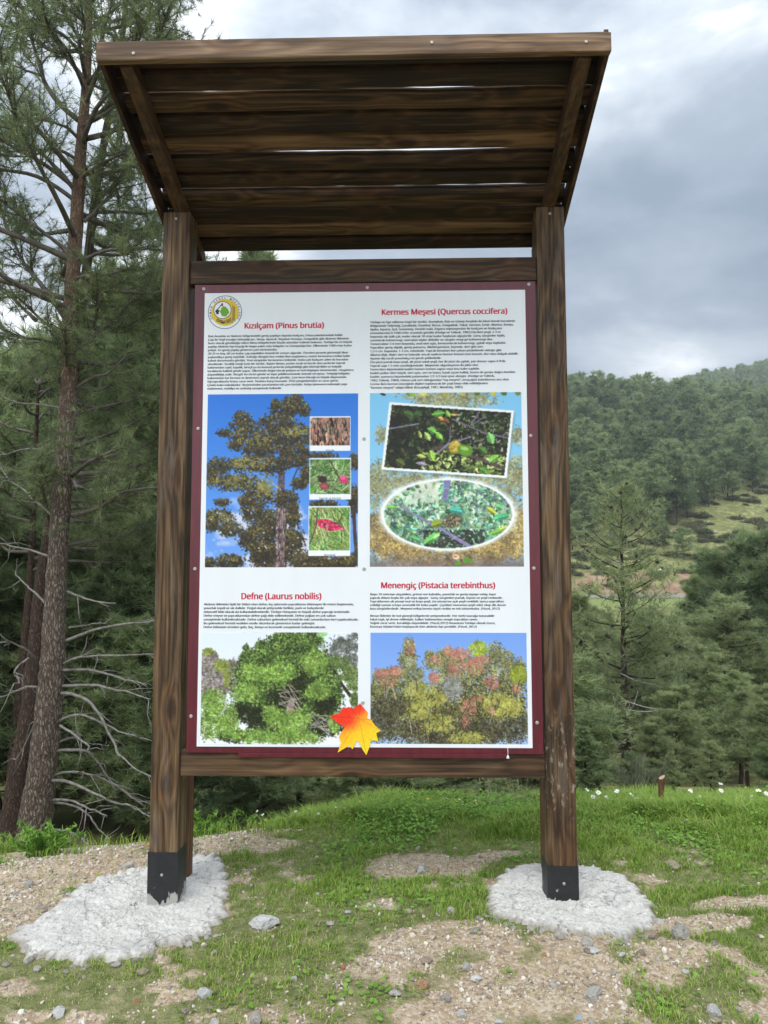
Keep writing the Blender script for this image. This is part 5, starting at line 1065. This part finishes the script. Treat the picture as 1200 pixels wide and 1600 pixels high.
LIVE = [
 [(-3.83,9.00,4.23),(-3.95,8.78,4.21),(-4.04,8.52,4.14),(-4.25,8.26,4.11)],
 [(-3.83,9.00,4.35),(-3.98,8.97,4.45),(-4.14,8.93,4.56),(-4.36,8.89,4.74),(-4.58,8.85,4.87)],
 [(-3.68,9.00,2.67),(-3.36,8.72,2.79),(-2.97,8.41,2.87),(-2.66,8.08,2.96)],
 [(-3.68,9.00,4.10),(-3.67,9.23,4.30),(-3.59,9.49,4.53),(-3.49,9.77,4.70)],
 [(-3.72,9.00,3.99),(-3.76,9.14,3.83),(-3.81,9.29,3.71),(-3.76,9.46,3.59),(-3.68,9.63,3.53)],
 [(-3.67,9.00,3.70),(-3.50,9.00,3.84),(-3.29,9.00,3.89),(-3.08,9.00,4.17)],
 [(-3.66,9.00,2.19),(-3.27,8.85,2.28),(-2.93,8.68,2.44),(-2.49,8.50,2.47)],
 [(-3.66,9.00,4.32),(-3.55,9.21,4.41),(-3.47,9.46,4.53),(-3.19,9.72,4.73)],
 [(-3.80,9.00,5.35),(-3.94,9.01,5.49),(-4.27,9.02,5.74),(-4.67,9.03,6.04),(-4.83,9.04,6.16)],
 [(-3.83,9.00,4.59),(-4.18,9.14,5.04),(-4.46,9.31,5.36),(-4.79,9.48,5.96),(-5.00,9.66,6.32)],
 [(-4.17,9.00,4.54),(-4.50,9.28,4.81),(-4.97,9.60,5.17)],
 [(-3.73,9.00,6.13),(-3.98,8.98,6.43),(-4.25,8.96,6.67),(-4.58,8.94,6.79),(-4.79,8.92,6.85)],
 [(-3.74,9.00,7.05),(-3.93,8.96,7.21),(-4.11,8.92,7.46),(-4.15,8.87,7.74),(-4.21,8.83,8.03),(-4.37,8.78,8.43),(-4.48,8.73,8.63)],
 [(-3.63,9.00,5.76),(-3.50,9.02,5.89),(-3.39,9.05,6.06),(-3.23,9.07,6.27),(-3.07,9.10,6.48)],
 [(-3.65,9.00,5.26),(-3.35,8.93,5.36),(-2.99,8.85,5.37),(-2.72,8.76,5.35)],
 [(-3.65,9.00,6.34),(-3.32,8.77,6.38),(-3.04,8.50,6.31),(-2.72,8.22,6.22)],
 [(-3.71,9.00,6.79),(-3.82,8.85,6.86),(-4.06,8.69,6.86),(-4.30,8.51,6.77)],
 [(-3.66,9.00,7.51),(-3.86,9.11,7.83),(-4.10,9.25,8.16),(-4.33,9.38,8.58),(-4.51,9.53,8.97)],
 [(-3.66,9.00,7.51),(-3.37,8.70,7.51),(-3.11,8.35,7.49),(-2.80,7.99,7.39)],
 [(-3.65,9.00,7.00),(-3.31,8.70,6.96),(-2.96,8.36,6.96),(-2.62,7.99,6.84)],
 [(-3.65,9.00,7.95),(-3.79,9.05,8.17),(-3.97,9.10,8.47),(-4.08,9.15,8.78)],
 [(-3.64,9.00,8.22),(-3.40,8.84,8.25),(-3.14,8.65,8.23),(-2.89,8.46,8.18)],
 [(-4.19,9.00,7.62),(-4.42,8.99,7.69),(-4.71,8.97,7.83)],
 [(-3.73,9.00,6.54),(-3.98,8.95,6.64),(-4.34,8.90,6.51),(-4.60,8.84,6.50)],
 [(-3.75,9.00,5.04),(-3.51,8.88,5.04),(-3.18,8.73,5.00),(-2.85,8.59,5.01)],
 [(-3.66,9.00,8.45),(-3.99,9.42,8.99),(-4.34,9.89,9.55)],
 [(-3.65,9.00,8.56),(-3.34,8.67,8.45),(-3.02,8.29,8.24)]]
def fringe(P, R, r, mb, C, D, dens=6.5, t0=.3, ll=(.25, .75), tw=.07, up=.25):
    """branchlets with needle tufts along the outer part of a limb"""
    P = np.asarray(P); seg = np.linalg.norm(np.diff(P, axis=0), axis=1); cum = np.concatenate([[0], np.cumsum(seg)]); Lt = cum[-1]
    T = nrm(np.gradient(P, axis=0))
    for _ in range(max(3, int(Lt*dens))):
        s = Lt*(t0+(1-t0)*r.random()**.8); p = np.array([np.interp(s, cum, P[:, k]) for k in range(3)]); t = np.array([np.interp(s, cum, T[:, k]) for k in range(3)])
        d = nrm(t*.7+r.normal(0, .55, 3)+np.array([0, 0, up*r.random()])); l = r.uniform(*ll)*(1.15-.5*s/Lt)
        d2 = nrm(d+r.normal(0, .35, 3)+np.array([0, 0, .2])); q1 = p+d*l*.5; q2 = q1+d2*l*.5
        mb.add(*tube([p, q1, q2], [.007, .005, .003], 4), mi=0)
        for u in np.arange(l*.35, l, tw):
            c = p+d*min(u, l*.5)+d2*max(0, u-l*.5); C.append(c); D.append(d2 if u > l*.5 else d)
            if r.random() < .5:
                o = nrm(d+r.normal(0, .8, 3)); e = c+o*r.uniform(.06, .2); mb.add(*tube([c, e], [.003, .002], 3), mi=0); C.append(e); D.append(o)
    e = P[-1]; C.append(e); D.append(T[-1])
def cone_mesh(sd):
    r = np.random.default_rng(sd); P = np.array([(0, 0, t) for t in np.linspace(0, 1, 9)]); R = np.array([.12, .3, .42, .46, .44, .38, .28, .16, .04]); V, F = tube(P, R, 12, .35, r); return mesh_np('cone', V, F)
CONEM = cone_mesh(1); CONEM.materials.append(CONE)
r = np.random.default_rng(55)
pine = empty('pine_tree', (-3.97, 9.0, float(height(-3.97, 9.0))))
tag(pine, 'large pine nearest on the left, grey trunk with bare lower branches', 'pine tree')
def place(o, root): o.matrix_parent_inverse = Matrix.Translation(-Vector(root.location)); return o
def trunk_part(T, root, m, k=18, rough=.16, flare=1.5):
    T = np.array(T); P, R = smooth_path(T[:, :3], T[:, 3], 8)
    g = float(height(*root.location[:2])); R = R*(1+(flare-1)*np.exp(-np.maximum(P[:, 2]-g, 0)/.35))
    P = np.concatenate([[P[0]-[0, 0, .6]], P]); R = np.concatenate([[R[0]*1.2], R])
    V, F = tube(P, R, k, rough, r); return place(link('trunk', mesh_np('trunk', V, F, smooth=True), root, m), root)
trunk_part(TRUNK_A, pine, BARK)
def twiggy(P, R, r, mb, n):
    for _ in range(n):
        i = r.integers(len(P)//3, len(P)); p = P[i]; t = nrm(P[min(i+1, len(P)-1)]-P[max(i-1, 0)]); d = nrm(t*.8+r.normal(0, .5, 3)); l = r.uniform(.1, .4)
        mb.add(*tube([p, p+d*l*.5+r.normal(0, .02, 3), p+d*l+r.normal(0, .04, 3)-np.array([0, 0, l*.15])], [min(.008, R[i]), .004, .002], 4))
for b_ in DEAD:
    ln_ = sum(math.dist(b_[k], b_[k+1]) for k in range(len(b_)-1)); r0 = .008+.008*min(ln_, 1.8)
    P, R = smooth_path(b_, np.linspace(r0, .006, len(b_)), 6); P = P+np.cumsum(r.normal(0, .011, P.shape), 0)*np.linspace(0, 1, len(P))[:, None]
    mb = MB(); mb.add(*tube(P, R, 7, .25, r)); twiggy(P, R, r, mb, 2+int(ln_*3))
    o = place(link('branch', mb.mesh('branch', True), pine, TWIG), pine); o['label'] = 'bare dead branch'
C = []; D = []
for b_ in LIVE:
    ln_ = sum(math.dist(b_[k], b_[k+1]) for k in range(len(b_)-1)); hi_ = b_[0][2]
    P, R = smooth_path(b_, np.linspace(.012+.014*min(ln_, 1.8), .006, len(b_)), 6); P = P+np.cumsum(r.normal(0, .008, P.shape), 0)*np.linspace(0, 1, len(P))[:, None]
    mb = MB(); mb.add(*tube(P, R, 8, .2, r)); fringe(P, R, r, mb, C, D, dens=19 if hi_ > 4.2 else 10, t0=.15)
    place(link('branch', mb.mesh('branch', True), pine, LIMB), pine)
# upper boughs that lean towards and away from the view, filling the crown out in depth
TA = np.array(TRUNK_A)
def boughs(T, z0, z1, n, root, lmin, lmax, dens, C, D, az=None, mname=LIMB):
    T = np.array(T)
    for k in range(n):
        z = z0+(z1-z0)*(k+r.random())/n; p = np.array([np.interp(z, T[:, 2], T[:, j]) for j in range(3)]); a = az(r) if az else r.random()*6.283
        l = (lmax+(lmin-lmax)*(k/n))*r.uniform(.7, 1.15); d = np.array([math.cos(a), math.sin(a), .15+.35*k/n]); d = nrm(d)
        pts = [p, p+d*l*.35+r.normal(0, .05, 3), p+d*l*.7+np.array([0, 0, .03*l])+r.normal(0, .08, 3), p+d*l+np.array([0, 0, .14*l])]
        P, R = smooth_path(pts, np.linspace(.012+.013*l, .008, 4), 5); mb = MB(); mb.add(*tube(P, R, 6, .2, r)); fringe(P, R, r, mb, C, D, dens=dens, t0=.35)
        place(link('branch', mb.mesh('branch', True), root, mname), root)
boughs(TRUNK_A, 4.6, 11.2, 46, pine, .5, 2.3, 15, C, D)
V, F, v = needles(np.array(C), np.array(D), 15, .115, .0056, r, .62, .05)
place(link('crown', mesh_np('crown', V, [F], v), pine, NEEDLE), pine)
print('big pine tufts', len(C))
# a close leafy bough of younger growth before the trunk
for k in range(16):
    i = r.integers(len(C)); c = C[i]
    if c[2] < 4: continue
    o = place(link('cone', CONEM, pine), pine); o.location = tuple(c); o.scale = (.05, .05, .085); o.rotation_euler = (r.uniform(1.6, 3), 0, r.uniform(0, 6))
for T, y_, lab, z0, z1, nb_, lmax, dens_, azf in ((TRUNK_B, 10.2, 'reddish leaning pine close behind the nearest big pine', 1.6, 11.2, 60, 2.3, 15, lambda r: r.uniform(-1.3, 1.9)), (TRUNK_C, 11.5, 'thin dark pine trunk at the far left behind the others', 1.5, 5.6, 26, 1.6, 14, None)):
    root = empty('pine_tree', (T[1][0], y_, float(height(T[1][0], y_)))); tag(root, lab, 'pine tree'); trunk_part(T, root, BARK2, 14)
    C = []; D = []; boughs(T, z0, z1, nb_, root, .5, lmax, dens_, C, D, azf)
    V, F, v = needles(np.array(C), np.array(D), 16, .12, .0062, r, .62, .05); place(link('crown', mesh_np('crown', V, [F], v), root, NEEDLE), root)
    print('companion tufts', len(C))
# ------------------------------------------------------------------ pines of the middle distance: prototypes 10 m tall, then copies
def proto(seed, cb=.2, rad=.2, nb=80, nt=26, m=12, ln=.16, w=.018, droop=.1, shape=1.0, sparse=0, H=10., limbs=True, mat_=None, trunkw=.016):
    r = np.random.default_rng(seed); wob = r.normal(0, .10, (7, 2)); zt = np.linspace(0, H*.985, 7)
    TP = np.stack([np.cumsum(wob[:, 0])*.8, np.cumsum(wob[:, 1])*.8, zt], 1); TP[0, :2] = 0; TR = np.linspace(H*trunkw, .02, 7)
    tb = MB(); P, R = smooth_path(TP, TR, 4); P = np.concatenate([[P[0]-[0, 0, .9]], P]); R = np.concatenate([[R[0]*1.15], R]); tb.add(*tube(P, R, 8, .15, r))
    C = []; D = []; VV = []
    for k in range(nb):
        t = cb+(1-cb)*((k+r.random())/nb)**.92; z = H*t; u = (t-cb)/(1-cb)
        prof = (min(1, (u+.06)/.28)**.7)*(1-u)**(.62*shape)+.05
        l = H*rad*prof*r.uniform(.6, 1.25); a = r.random()*6.283
        p = np.array([np.interp(z, TP[:, 2], TP[:, 0]), np.interp(z, TP[:, 2], TP[:, 1]), z]); el = r.uniform(.0, .35)+.55*u-droop
        d = np.array([math.cos(a)*math.cos(el), math.sin(a)*math.cos(el), math.sin(el)])
        pts = np.array([p, p+d*l*.5+[0, 0, -.03*l], p+d*l+[0, 0, .10*l]]); P, R = smooth_path(pts, [.012+.012*l, .008+.006*l, .006], 3)
        if limbs: tb.add(*tube(P, R, 4), mi=0)
        tone = r.uniform(.25, .75)
        for _ in range(max(4, int(nt*(.35+.65*prof)))):
            s = .3+.75*r.random()**.75; q = p+d*l*s+np.array([0, 0, .08*l*s*s]); q = q+r.normal(0, 1, 3)*np.array([1, 1, .55])*l*.17*(.6+s*.4)
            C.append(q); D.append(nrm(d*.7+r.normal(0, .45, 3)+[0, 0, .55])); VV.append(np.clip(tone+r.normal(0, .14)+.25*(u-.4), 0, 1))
    e = TP[-1]
    for _ in range(8): C.append(e+r.normal(0, .12, 3)); D.append(np.array([0, 0, 1.])+r.normal(0, .3, 3)); VV.append(.6)
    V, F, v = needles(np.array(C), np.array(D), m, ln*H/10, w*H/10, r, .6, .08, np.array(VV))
    return tb, V, F, v
PROTO = []
for k, kw in enumerate([dict(seed=201, rad=.21, cb=.14), dict(seed=202, rad=.25, cb=.22, nb=72, shape=.8), dict(seed=203, rad=.18, cb=.10, nb=90), dict(seed=204, rad=.28, cb=.12, nb=84, shape=.7), dict(seed=205, rad=.23, cb=.3, nb=66, shape=.75)]):
    kw = dict(dict(nt=46, m=15, ln=.36, w=.028), **kw); tb, V, F, v = proto(**kw)
    tm = tb.mesh('trunk', True); tm.materials.append(BARK2); cm = mesh_np('crown', V, [F], v); cm.materials.append(NEEDLE_M); cl_ = cm.copy(); cl_.materials.clear(); cl_.materials.append(NEEDLE_L)
    PROTO.append((tm, cm, cl_))
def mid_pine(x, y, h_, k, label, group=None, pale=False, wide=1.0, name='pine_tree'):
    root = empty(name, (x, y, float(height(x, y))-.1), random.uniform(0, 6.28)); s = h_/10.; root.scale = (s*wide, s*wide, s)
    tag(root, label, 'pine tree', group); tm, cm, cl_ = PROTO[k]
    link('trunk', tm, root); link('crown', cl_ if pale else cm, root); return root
RIGHT = [(7.57,30,6.9,0,1,'pale feathery young pine just right of the right post'),(9.81,36,7.1,1,1,'pale rounded pine behind the cone-hung pine, left side'),(10.55,32,5.6,3,1,'low broad pale pine directly behind the cone-hung pine'),
 (13.59,37,6.7,0,1,'pale green pine below the road gap'),(16.24,41,9.2,2,0,'slender dark pine beside the road gap'),(17.86,42,10.8,0,0,'tall dark pine whose top stands against the scrubby clearing'),(17.38,38,10.4,3,0,'broad dark pine in the right thicket'),
 (17.88,36,10.4,1,0,'tall dark pine at the right picture edge, upper one'),(22.6,47,12.6,3,0,'dark pine rising behind the right edge thicket'),(21.41,40,11.6,4,0,'dark pine beyond the right picture edge'),(24.26,55,11.2,0,0,'dark pine farther down the valley on the right'),
 (12.34,30,4.9,3,1,'bushy pale pine in the lower right thicket'),(11.73,26,3.7,1,0,'low dark pine in the lower right thicket'),(9.9,20,2.6,3,1,'bright bushy young pine at the right edge above the crest'),(9.42,24,2.6,0,1,'low pale young pine right of the cone-hung pine foot'),
 (7.54,22,2.0,3,1,'low bushy young pine below the cone-hung pine'),(5.93,22,2.3,0,1,'low young pine close right of the right post'),(4.26,18,1.8,2,0,'low dark young pine hidden by the right post'),(7.47,18,1.2,3,1,'knee-high young pine above the daisies'),
 (6.22,17,1.1,0,1,'knee-high young pine behind the cut stake'),(7.4,15,1.3,1,0,'low dark young pine behind the right end of the crest'),(5.01,16,1.1,3,0,'low dark young pine behind the small sapling'),(17.16,30,7.5,1,0,'dark pine outside the right picture edge')]
RIGHT += [(8.3,33,6.3,3,1,'soft pale pine just left of the cone-hung pine trunk'),(9.4,29,4.9,1,1,'soft pale pine overlapping the cone-hung pine on the right'),(11.2,34,6.2,1,1,'rounded pale pine below the road gap, nearer one'),(13.9,40,7.0,3,1,'rounded pale pine below the road gap, farther one'),
 (8.6,23,2.9,3,1,'soft low pine right of the cone-hung pine at its base'),(11.9,28,4.6,0,1,'upright pale pine in the lower right thicket'),(10.6,23,2.9,1,1,'dense pale young pine at lower right behind the daisies'),(14.6,33,7.0,3,1,'full pale pine at mid height near the right edge')]
for x, y, h_, k, pale, lab in RIGHT: mid_pine(x, y, h_, k, lab, None, bool(pale), 1.35 if h_ < 8 else 1.1)
BEH = [(-3.1,14,2.2,0),(-2.62,16,2.0,3),(-1.6,15,2.1,1),(-.84,17,2.0,3),(.12,15,2.0,0),(1.17,18,2.1,3),(1.84,15,1.9,1),(3.06,17,2.1,3),(4.49,21,4.0,0),(-2.0,12.5,1.5,3),(-.4,12.5,1.3,1),(2.5,13,1.3,3),(.9,13,1.3,0),(3.6,14,1.4,0)]
for x, y, h_, k in BEH: mid_pine(x, y, h_*1.12, k, 'low bushy young pine seen under the board beyond the crest', 'young pines seen under the board', False, 1.9)
mid_pine(-3.0, 18, 12.9, 2, 'tall pine hidden behind the board, its tip showing above the top crossbar'); mid_pine(-4.2, 17.4, 11.9, 0, 'tall pine hidden behind the left post')
mid_pine(-.74, 24, 8.6, 1, 'pine hidden behind the middle of the board', 'pines hidden behind the board'); mid_pine(2.2, 25, 8.4, 3, 'pine hidden behind the middle of the board', 'pines hidden behind the board')
LEFT = [(-5.15,15.2,10.2,0),(-5.5,18,12.0,3),(-8.3,21,13.0,1),(-8.86,18,10.4,3),(-10.37,23,13.0,0),(-9.0,16,9.6,4),(-11.26,27,15.0,3),(-7.2,24,12.5,1),(-6.4,27,13,0),(-13.5,30,15,0)]
for x, y, h_, k in LEFT: mid_pine(x, y, h_, k, 'green pine in the thicket behind the big pine on the left', 'pines of the left thicket', False, 1.15)
LOWL = [(-4.66,12.4,3.9,0),(-3.75,11.8,3.3,3),(-3.5,12.8,4.4,1),(-5.9,12.9,4.2,3),(-7.3,14,5.8,0),(-6.4,14,4.6,1),(-7.0,12,7.0,2),(-2.9,11.2,2.6,3),(-4.9,14.5,6.2,1)]
for x, y, h_, k in LOWL: mid_pine(x, y, h_, k, 'low dark pine filling the gap behind the big pine trunk', 'low pines behind the big pine', False, 1.5)
# cone-hung pine of the middle distance, with thin top and bleached dead limbs
tb, V, F, v = proto(seed=310, H=9.9, cb=.10, rad=.24, nb=78, nt=44, m=14, ln=.30, w=.026, shape=.75, trunkw=.0145)
r = np.random.default_rng(311); hero = empty('pine_tree', (7.88, 26, float(height(7.88, 26))-.1)); tag(hero, 'thin pine hung with dark cones and bleached dead limbs right of the board', 'pine tree')
up_ = V[:, 2] > 6.6; tri = V.reshape(-1, 3, 3); kz = tri[:, 0, 2]; kp = r.random(len(tri)) < np.where(kz > 7.4, .30, np.where(kz > 5.6, .48, .9)); tri = tri[kp]; vv = v.reshape(-1, 3)[kp].ravel()
link('trunk', tb.mesh('trunk', True), hero, BARK2); link('crown', mesh_np('crown', tri.reshape(-1, 3), [np.arange(len(tri)*3).reshape(-1, 3)], vv), hero, NEEDLE_L)
for k in range(17):
    z = r.uniform(1.2, 9.2); a = r.random()*6.283; l = r.uniform(.8, 2.1)*(1.1-z/14); d = np.array([math.cos(a), .4*math.sin(a)-.6, r.uniform(-.2, .5)]); p = np.array([0, 0, z])
    P, R = smooth_path([p, p+d*l*.5+r.normal(0, .1, 3), p+d*l+r.normal(0, .25, 3)], [.03, .024, .012], 4); mb = MB(); mb.add(*tube(P, R, 5)); twiggy(P, R, r, mb, 3)
    o = link('branch', mb.mesh('branch', True), hero, PALEB); o['label'] = 'bleached dead branch'
for k in range(60):
    c = tri[r.integers(len(tri))].mean(0)
    o = link('cone', CONEM, hero); o.location = (c[0], c[1]-.25, c[2]-.05); o.scale = (.11, .11, .14); o.rotation_euler = (r.uniform(1.5, 3), 0, r.uniform(0, 6))
# small sapling at the crest
r = np.random.default_rng(77); sp_ = empty('pine_sapling', (1.93, 6.0, float(height(1.93, 6.0)))); tag(sp_, 'small bright pine sapling just beyond the crest left of the cut stake', 'pine sapling')
mb = MB(); C = []; D = []
for k in range(26):
    a = r.random()*6.283; d = nrm(np.array([math.cos(a)*.55, math.sin(a)*.55, .9])); l = r.uniform(.18, .52); mb.add(*tube([(0, 0, -.05), d*l*.5, d*l+np.array([0, 0, .05*l])], [.006, .004, .002], 4))
    for u in np.arange(.12, l, .03): C.append(d*u); D.append(d)
V, F, v = needles(np.array(C), np.array(D), 10, .075, .003, r, .5, .03); link('stem', mb.mesh('stem'), sp_, LIMB); link('crown', mesh_np('crown', V, [F], np.clip(v+.25, 0, 1)), sp_, DRYN)
# ------------------------------------------------------------------ far hillside
FP = []
for k in range(6):
    tb, V, F, v = proto(seed=401+k, H=10., cb=(.16, .28, .12, .34, .22, .18)[k], rad=(.25, .30, .22, .29, .32, .26)[k], nb=52, nt=20, m=9, ln=.62, w=.11, shape=(.65, .5, .75, .45, .45, .6)[k], limbs=False, trunkw=.013)
    mb = MB(); Vt = np.concatenate(tb.V); mb.add(Vt, [f for f in tb.F], mi=1); mb.add(V, F, v, 0); me = mb.mesh('pine_tree'); me.materials.append(NEEDLE_M); me.materials.append(BARK2)
    FP.append((me, mb))
def treeline(a): return np.interp(a, [-.6, -.28, .2, .28, .34, .40, .44, .52, .7], [132, 134, 131, 133, 137, 143, 151, 168, 182])
r = np.random.default_rng(88); pts = []; grid = {}
def ok_sp(x, y, s):
    i, j = int(x//8), int(y//8)
    for a in (-1, 0, 1):
        for b_ in (-1, 0, 1):
            for (u, v_) in grid.get((i+a, j+b_), ()):
                if (u-x)**2+(v_-y)**2 < s*s: return False
    grid.setdefault((i, j), []).append((x, y)); return True
tries = 0
while len(pts) < 1800 and tries < 90000:
    tries += 1; y = math.sqrt(r.random()*(296**2-124**2)+124**2); a = r.uniform(-.72, .95); x = a*y
    if y < treeline(a): continue
    gap = float(fbm(np.array([x*.045]), np.array([y*.045]), 95)[0])
    if gap < .30 and r.random() < .8: continue
    if ok_sp(x, y, 3.9 if y < 200 else 4.6): pts.append((x, y, a))
vis = sorted([p for p in pts if .20 < p[2] < .53 or -.53 < p[2] < -.27], key=lambda p: p[1])
near_ = [p for p in vis if p[2] > .2][:255]+[p for p in vis if p[2] < -.27][:35]; nset = set(near_)
for (x, y, a) in near_:
    k = int(r.integers(6)); o = link('pine_tree', FP[k][0]); s = r.uniform(.58, 1.0) if r.random() < .6 else r.uniform(.95, 1.3); o.scale = (s*r.uniform(.95, 1.3), s*r.uniform(.95, 1.3), s); o.rotation_euler = (0, 0, r.uniform(0, 6.28)); o.location = (x, y, float(height(x, y))-.2)
    tag(o, 'one of the dark green pines massed on the far hillside' if a > 0 else 'one of the pines on the far slope glimpsed through the big pine', 'pine tree', 'pines of the far hillside' if a > 0 else 'pines of the far left slope')
mb = MB()
for (x, y, a) in [p for p in pts if p not in nset]+[(r.uniform(165, 520), r.uniform(455, 535), 1) for _ in range(1900)]:
    fm = FP[int(r.integers(6))][1]; s = r.uniform(.75, 1.15)*(1.05 if y > 400 else 1); t = r.uniform(0, 6.28); c_, s_ = math.cos(t), math.sin(t)
    Vc = fm.V[-1].reshape(-1, 3, 3); kk = r.random(len(Vc)) < (.22 if y > 400 else .45); Vc = Vc[kk]; ctr = Vc.mean(1, keepdims=True); Vc = ((Vc-ctr)*(1.9 if y > 400 else 1.4)+ctr).reshape(-1, 3)
    W_ = np.stack([(Vc[:, 0]*c_-Vc[:, 1]*s_)*s+x, (Vc[:, 0]*s_+Vc[:, 1]*c_)*s+y, Vc[:, 2]*s+float(height(x, y))], 1)
    mb.add(W_, np.arange(len(W_)).reshape(-1, 3), np.repeat(fm.var[-1].reshape(-1, 3)[kk].mean(1), 3)*.8+.1*r.random())
tag(link('forest', mb.mesh('forest'), None, NEEDLE_M), 'dense pine forest covering the upper slopes and the far ridge', 'forest', kind='stuff')
# scrub on the clearing
SP = []
for k in range(4):
    rr = np.random.default_rng(600+k); n = 420; d = nrm(rr.normal(0, 1, (n, 3))); d[:, 2] = np.abs(d[:, 2]); C = d*(.55+.5*rr.random((n, 1)))*np.array([1, 1, .75]); lob = rr.normal(0, .25, (6, 3)); C += lob[rr.integers(6, size=n)]*[1, 1, .4]
    V, F, v = needles(C, d+rr.normal(0, .4, (n, 3)), 5, .26, .12, rr, .8); me = mesh_np('shrub', V, [F], v); me.materials.append(BUSH); SP.append(me)
r = np.random.default_rng(99); cnt = 0
while cnt < 150:
    a = r.uniform(.2, .56); y = r.uniform(113, 178); x = a*y
    if y > treeline(a)+3: continue
    o = link('shrub', SP[int(r.integers(4))]); s = r.uniform(.35, 1.25); o.scale = (s*1.2, s*1.2, s*r.uniform(.7, 1.1)); o.rotation_euler = (0, 0, r.uniform(0, 6)); o.location = (x, y, float(height(x, y))-.1)
    tag(o, 'one of the low olive shrubs dotting the hillside clearing', 'shrub', 'shrubs of the hillside clearing'); cnt += 1
for k, (a, y, h_) in enumerate([(.355, 128, 6.5), (.245, 126, 6.5), (.262, 129, 8.5), (.455, 150, 5.5), (.39, 122, 5), (.30, 127, 5)]):
    x = a*y; o = link('pine_tree', FP[k % 6][0]); s = h_/10; o.scale = (s*1.2, s*1.2, s); o.location = (x, y, float(height(x, y))-.2); tag(o, 'lone pine standing out on the scrubby hillside clearing', 'pine tree', 'lone pines of the clearing')
for k, (a, y, w) in enumerate([(.408, 119, .8), (.43, 133, .6), (.36, 117, .7), (.47, 140, .5)]):
    me = stone_mesh(700+k); me.materials.append(ST['white']); o = link('boulder', me); o.scale = (w, w, w*.8); o.location = (a*y, y, float(height(a*y, y))+.1); tag(o, 'pale boulder among shrubs of the hillside clearing', 'boulder', 'pale boulders of the clearing')
# ------------------------------------------------------------------ the air
HZ, nt, b = mat('thin_haze'); nt.nodes.remove(b)
pv = N(nt, 'ShaderNodeVolumePrincipled'); pv.inputs['Color'].default_value = (.80, .88, 1, 1); pv.inputs['Density'].default_value = HAZE_D = .00045; pv.inputs['Anisotropy'].default_value = .2
L(nt, pv.outputs[0], nt.nodes['Material Output'].inputs['Volume'])
V, F = box(-640, 640, -170, 910, -40, 190)
tag(link('haze', mesh_np('haze', V, [F]), None, HZ), kind='stuff')
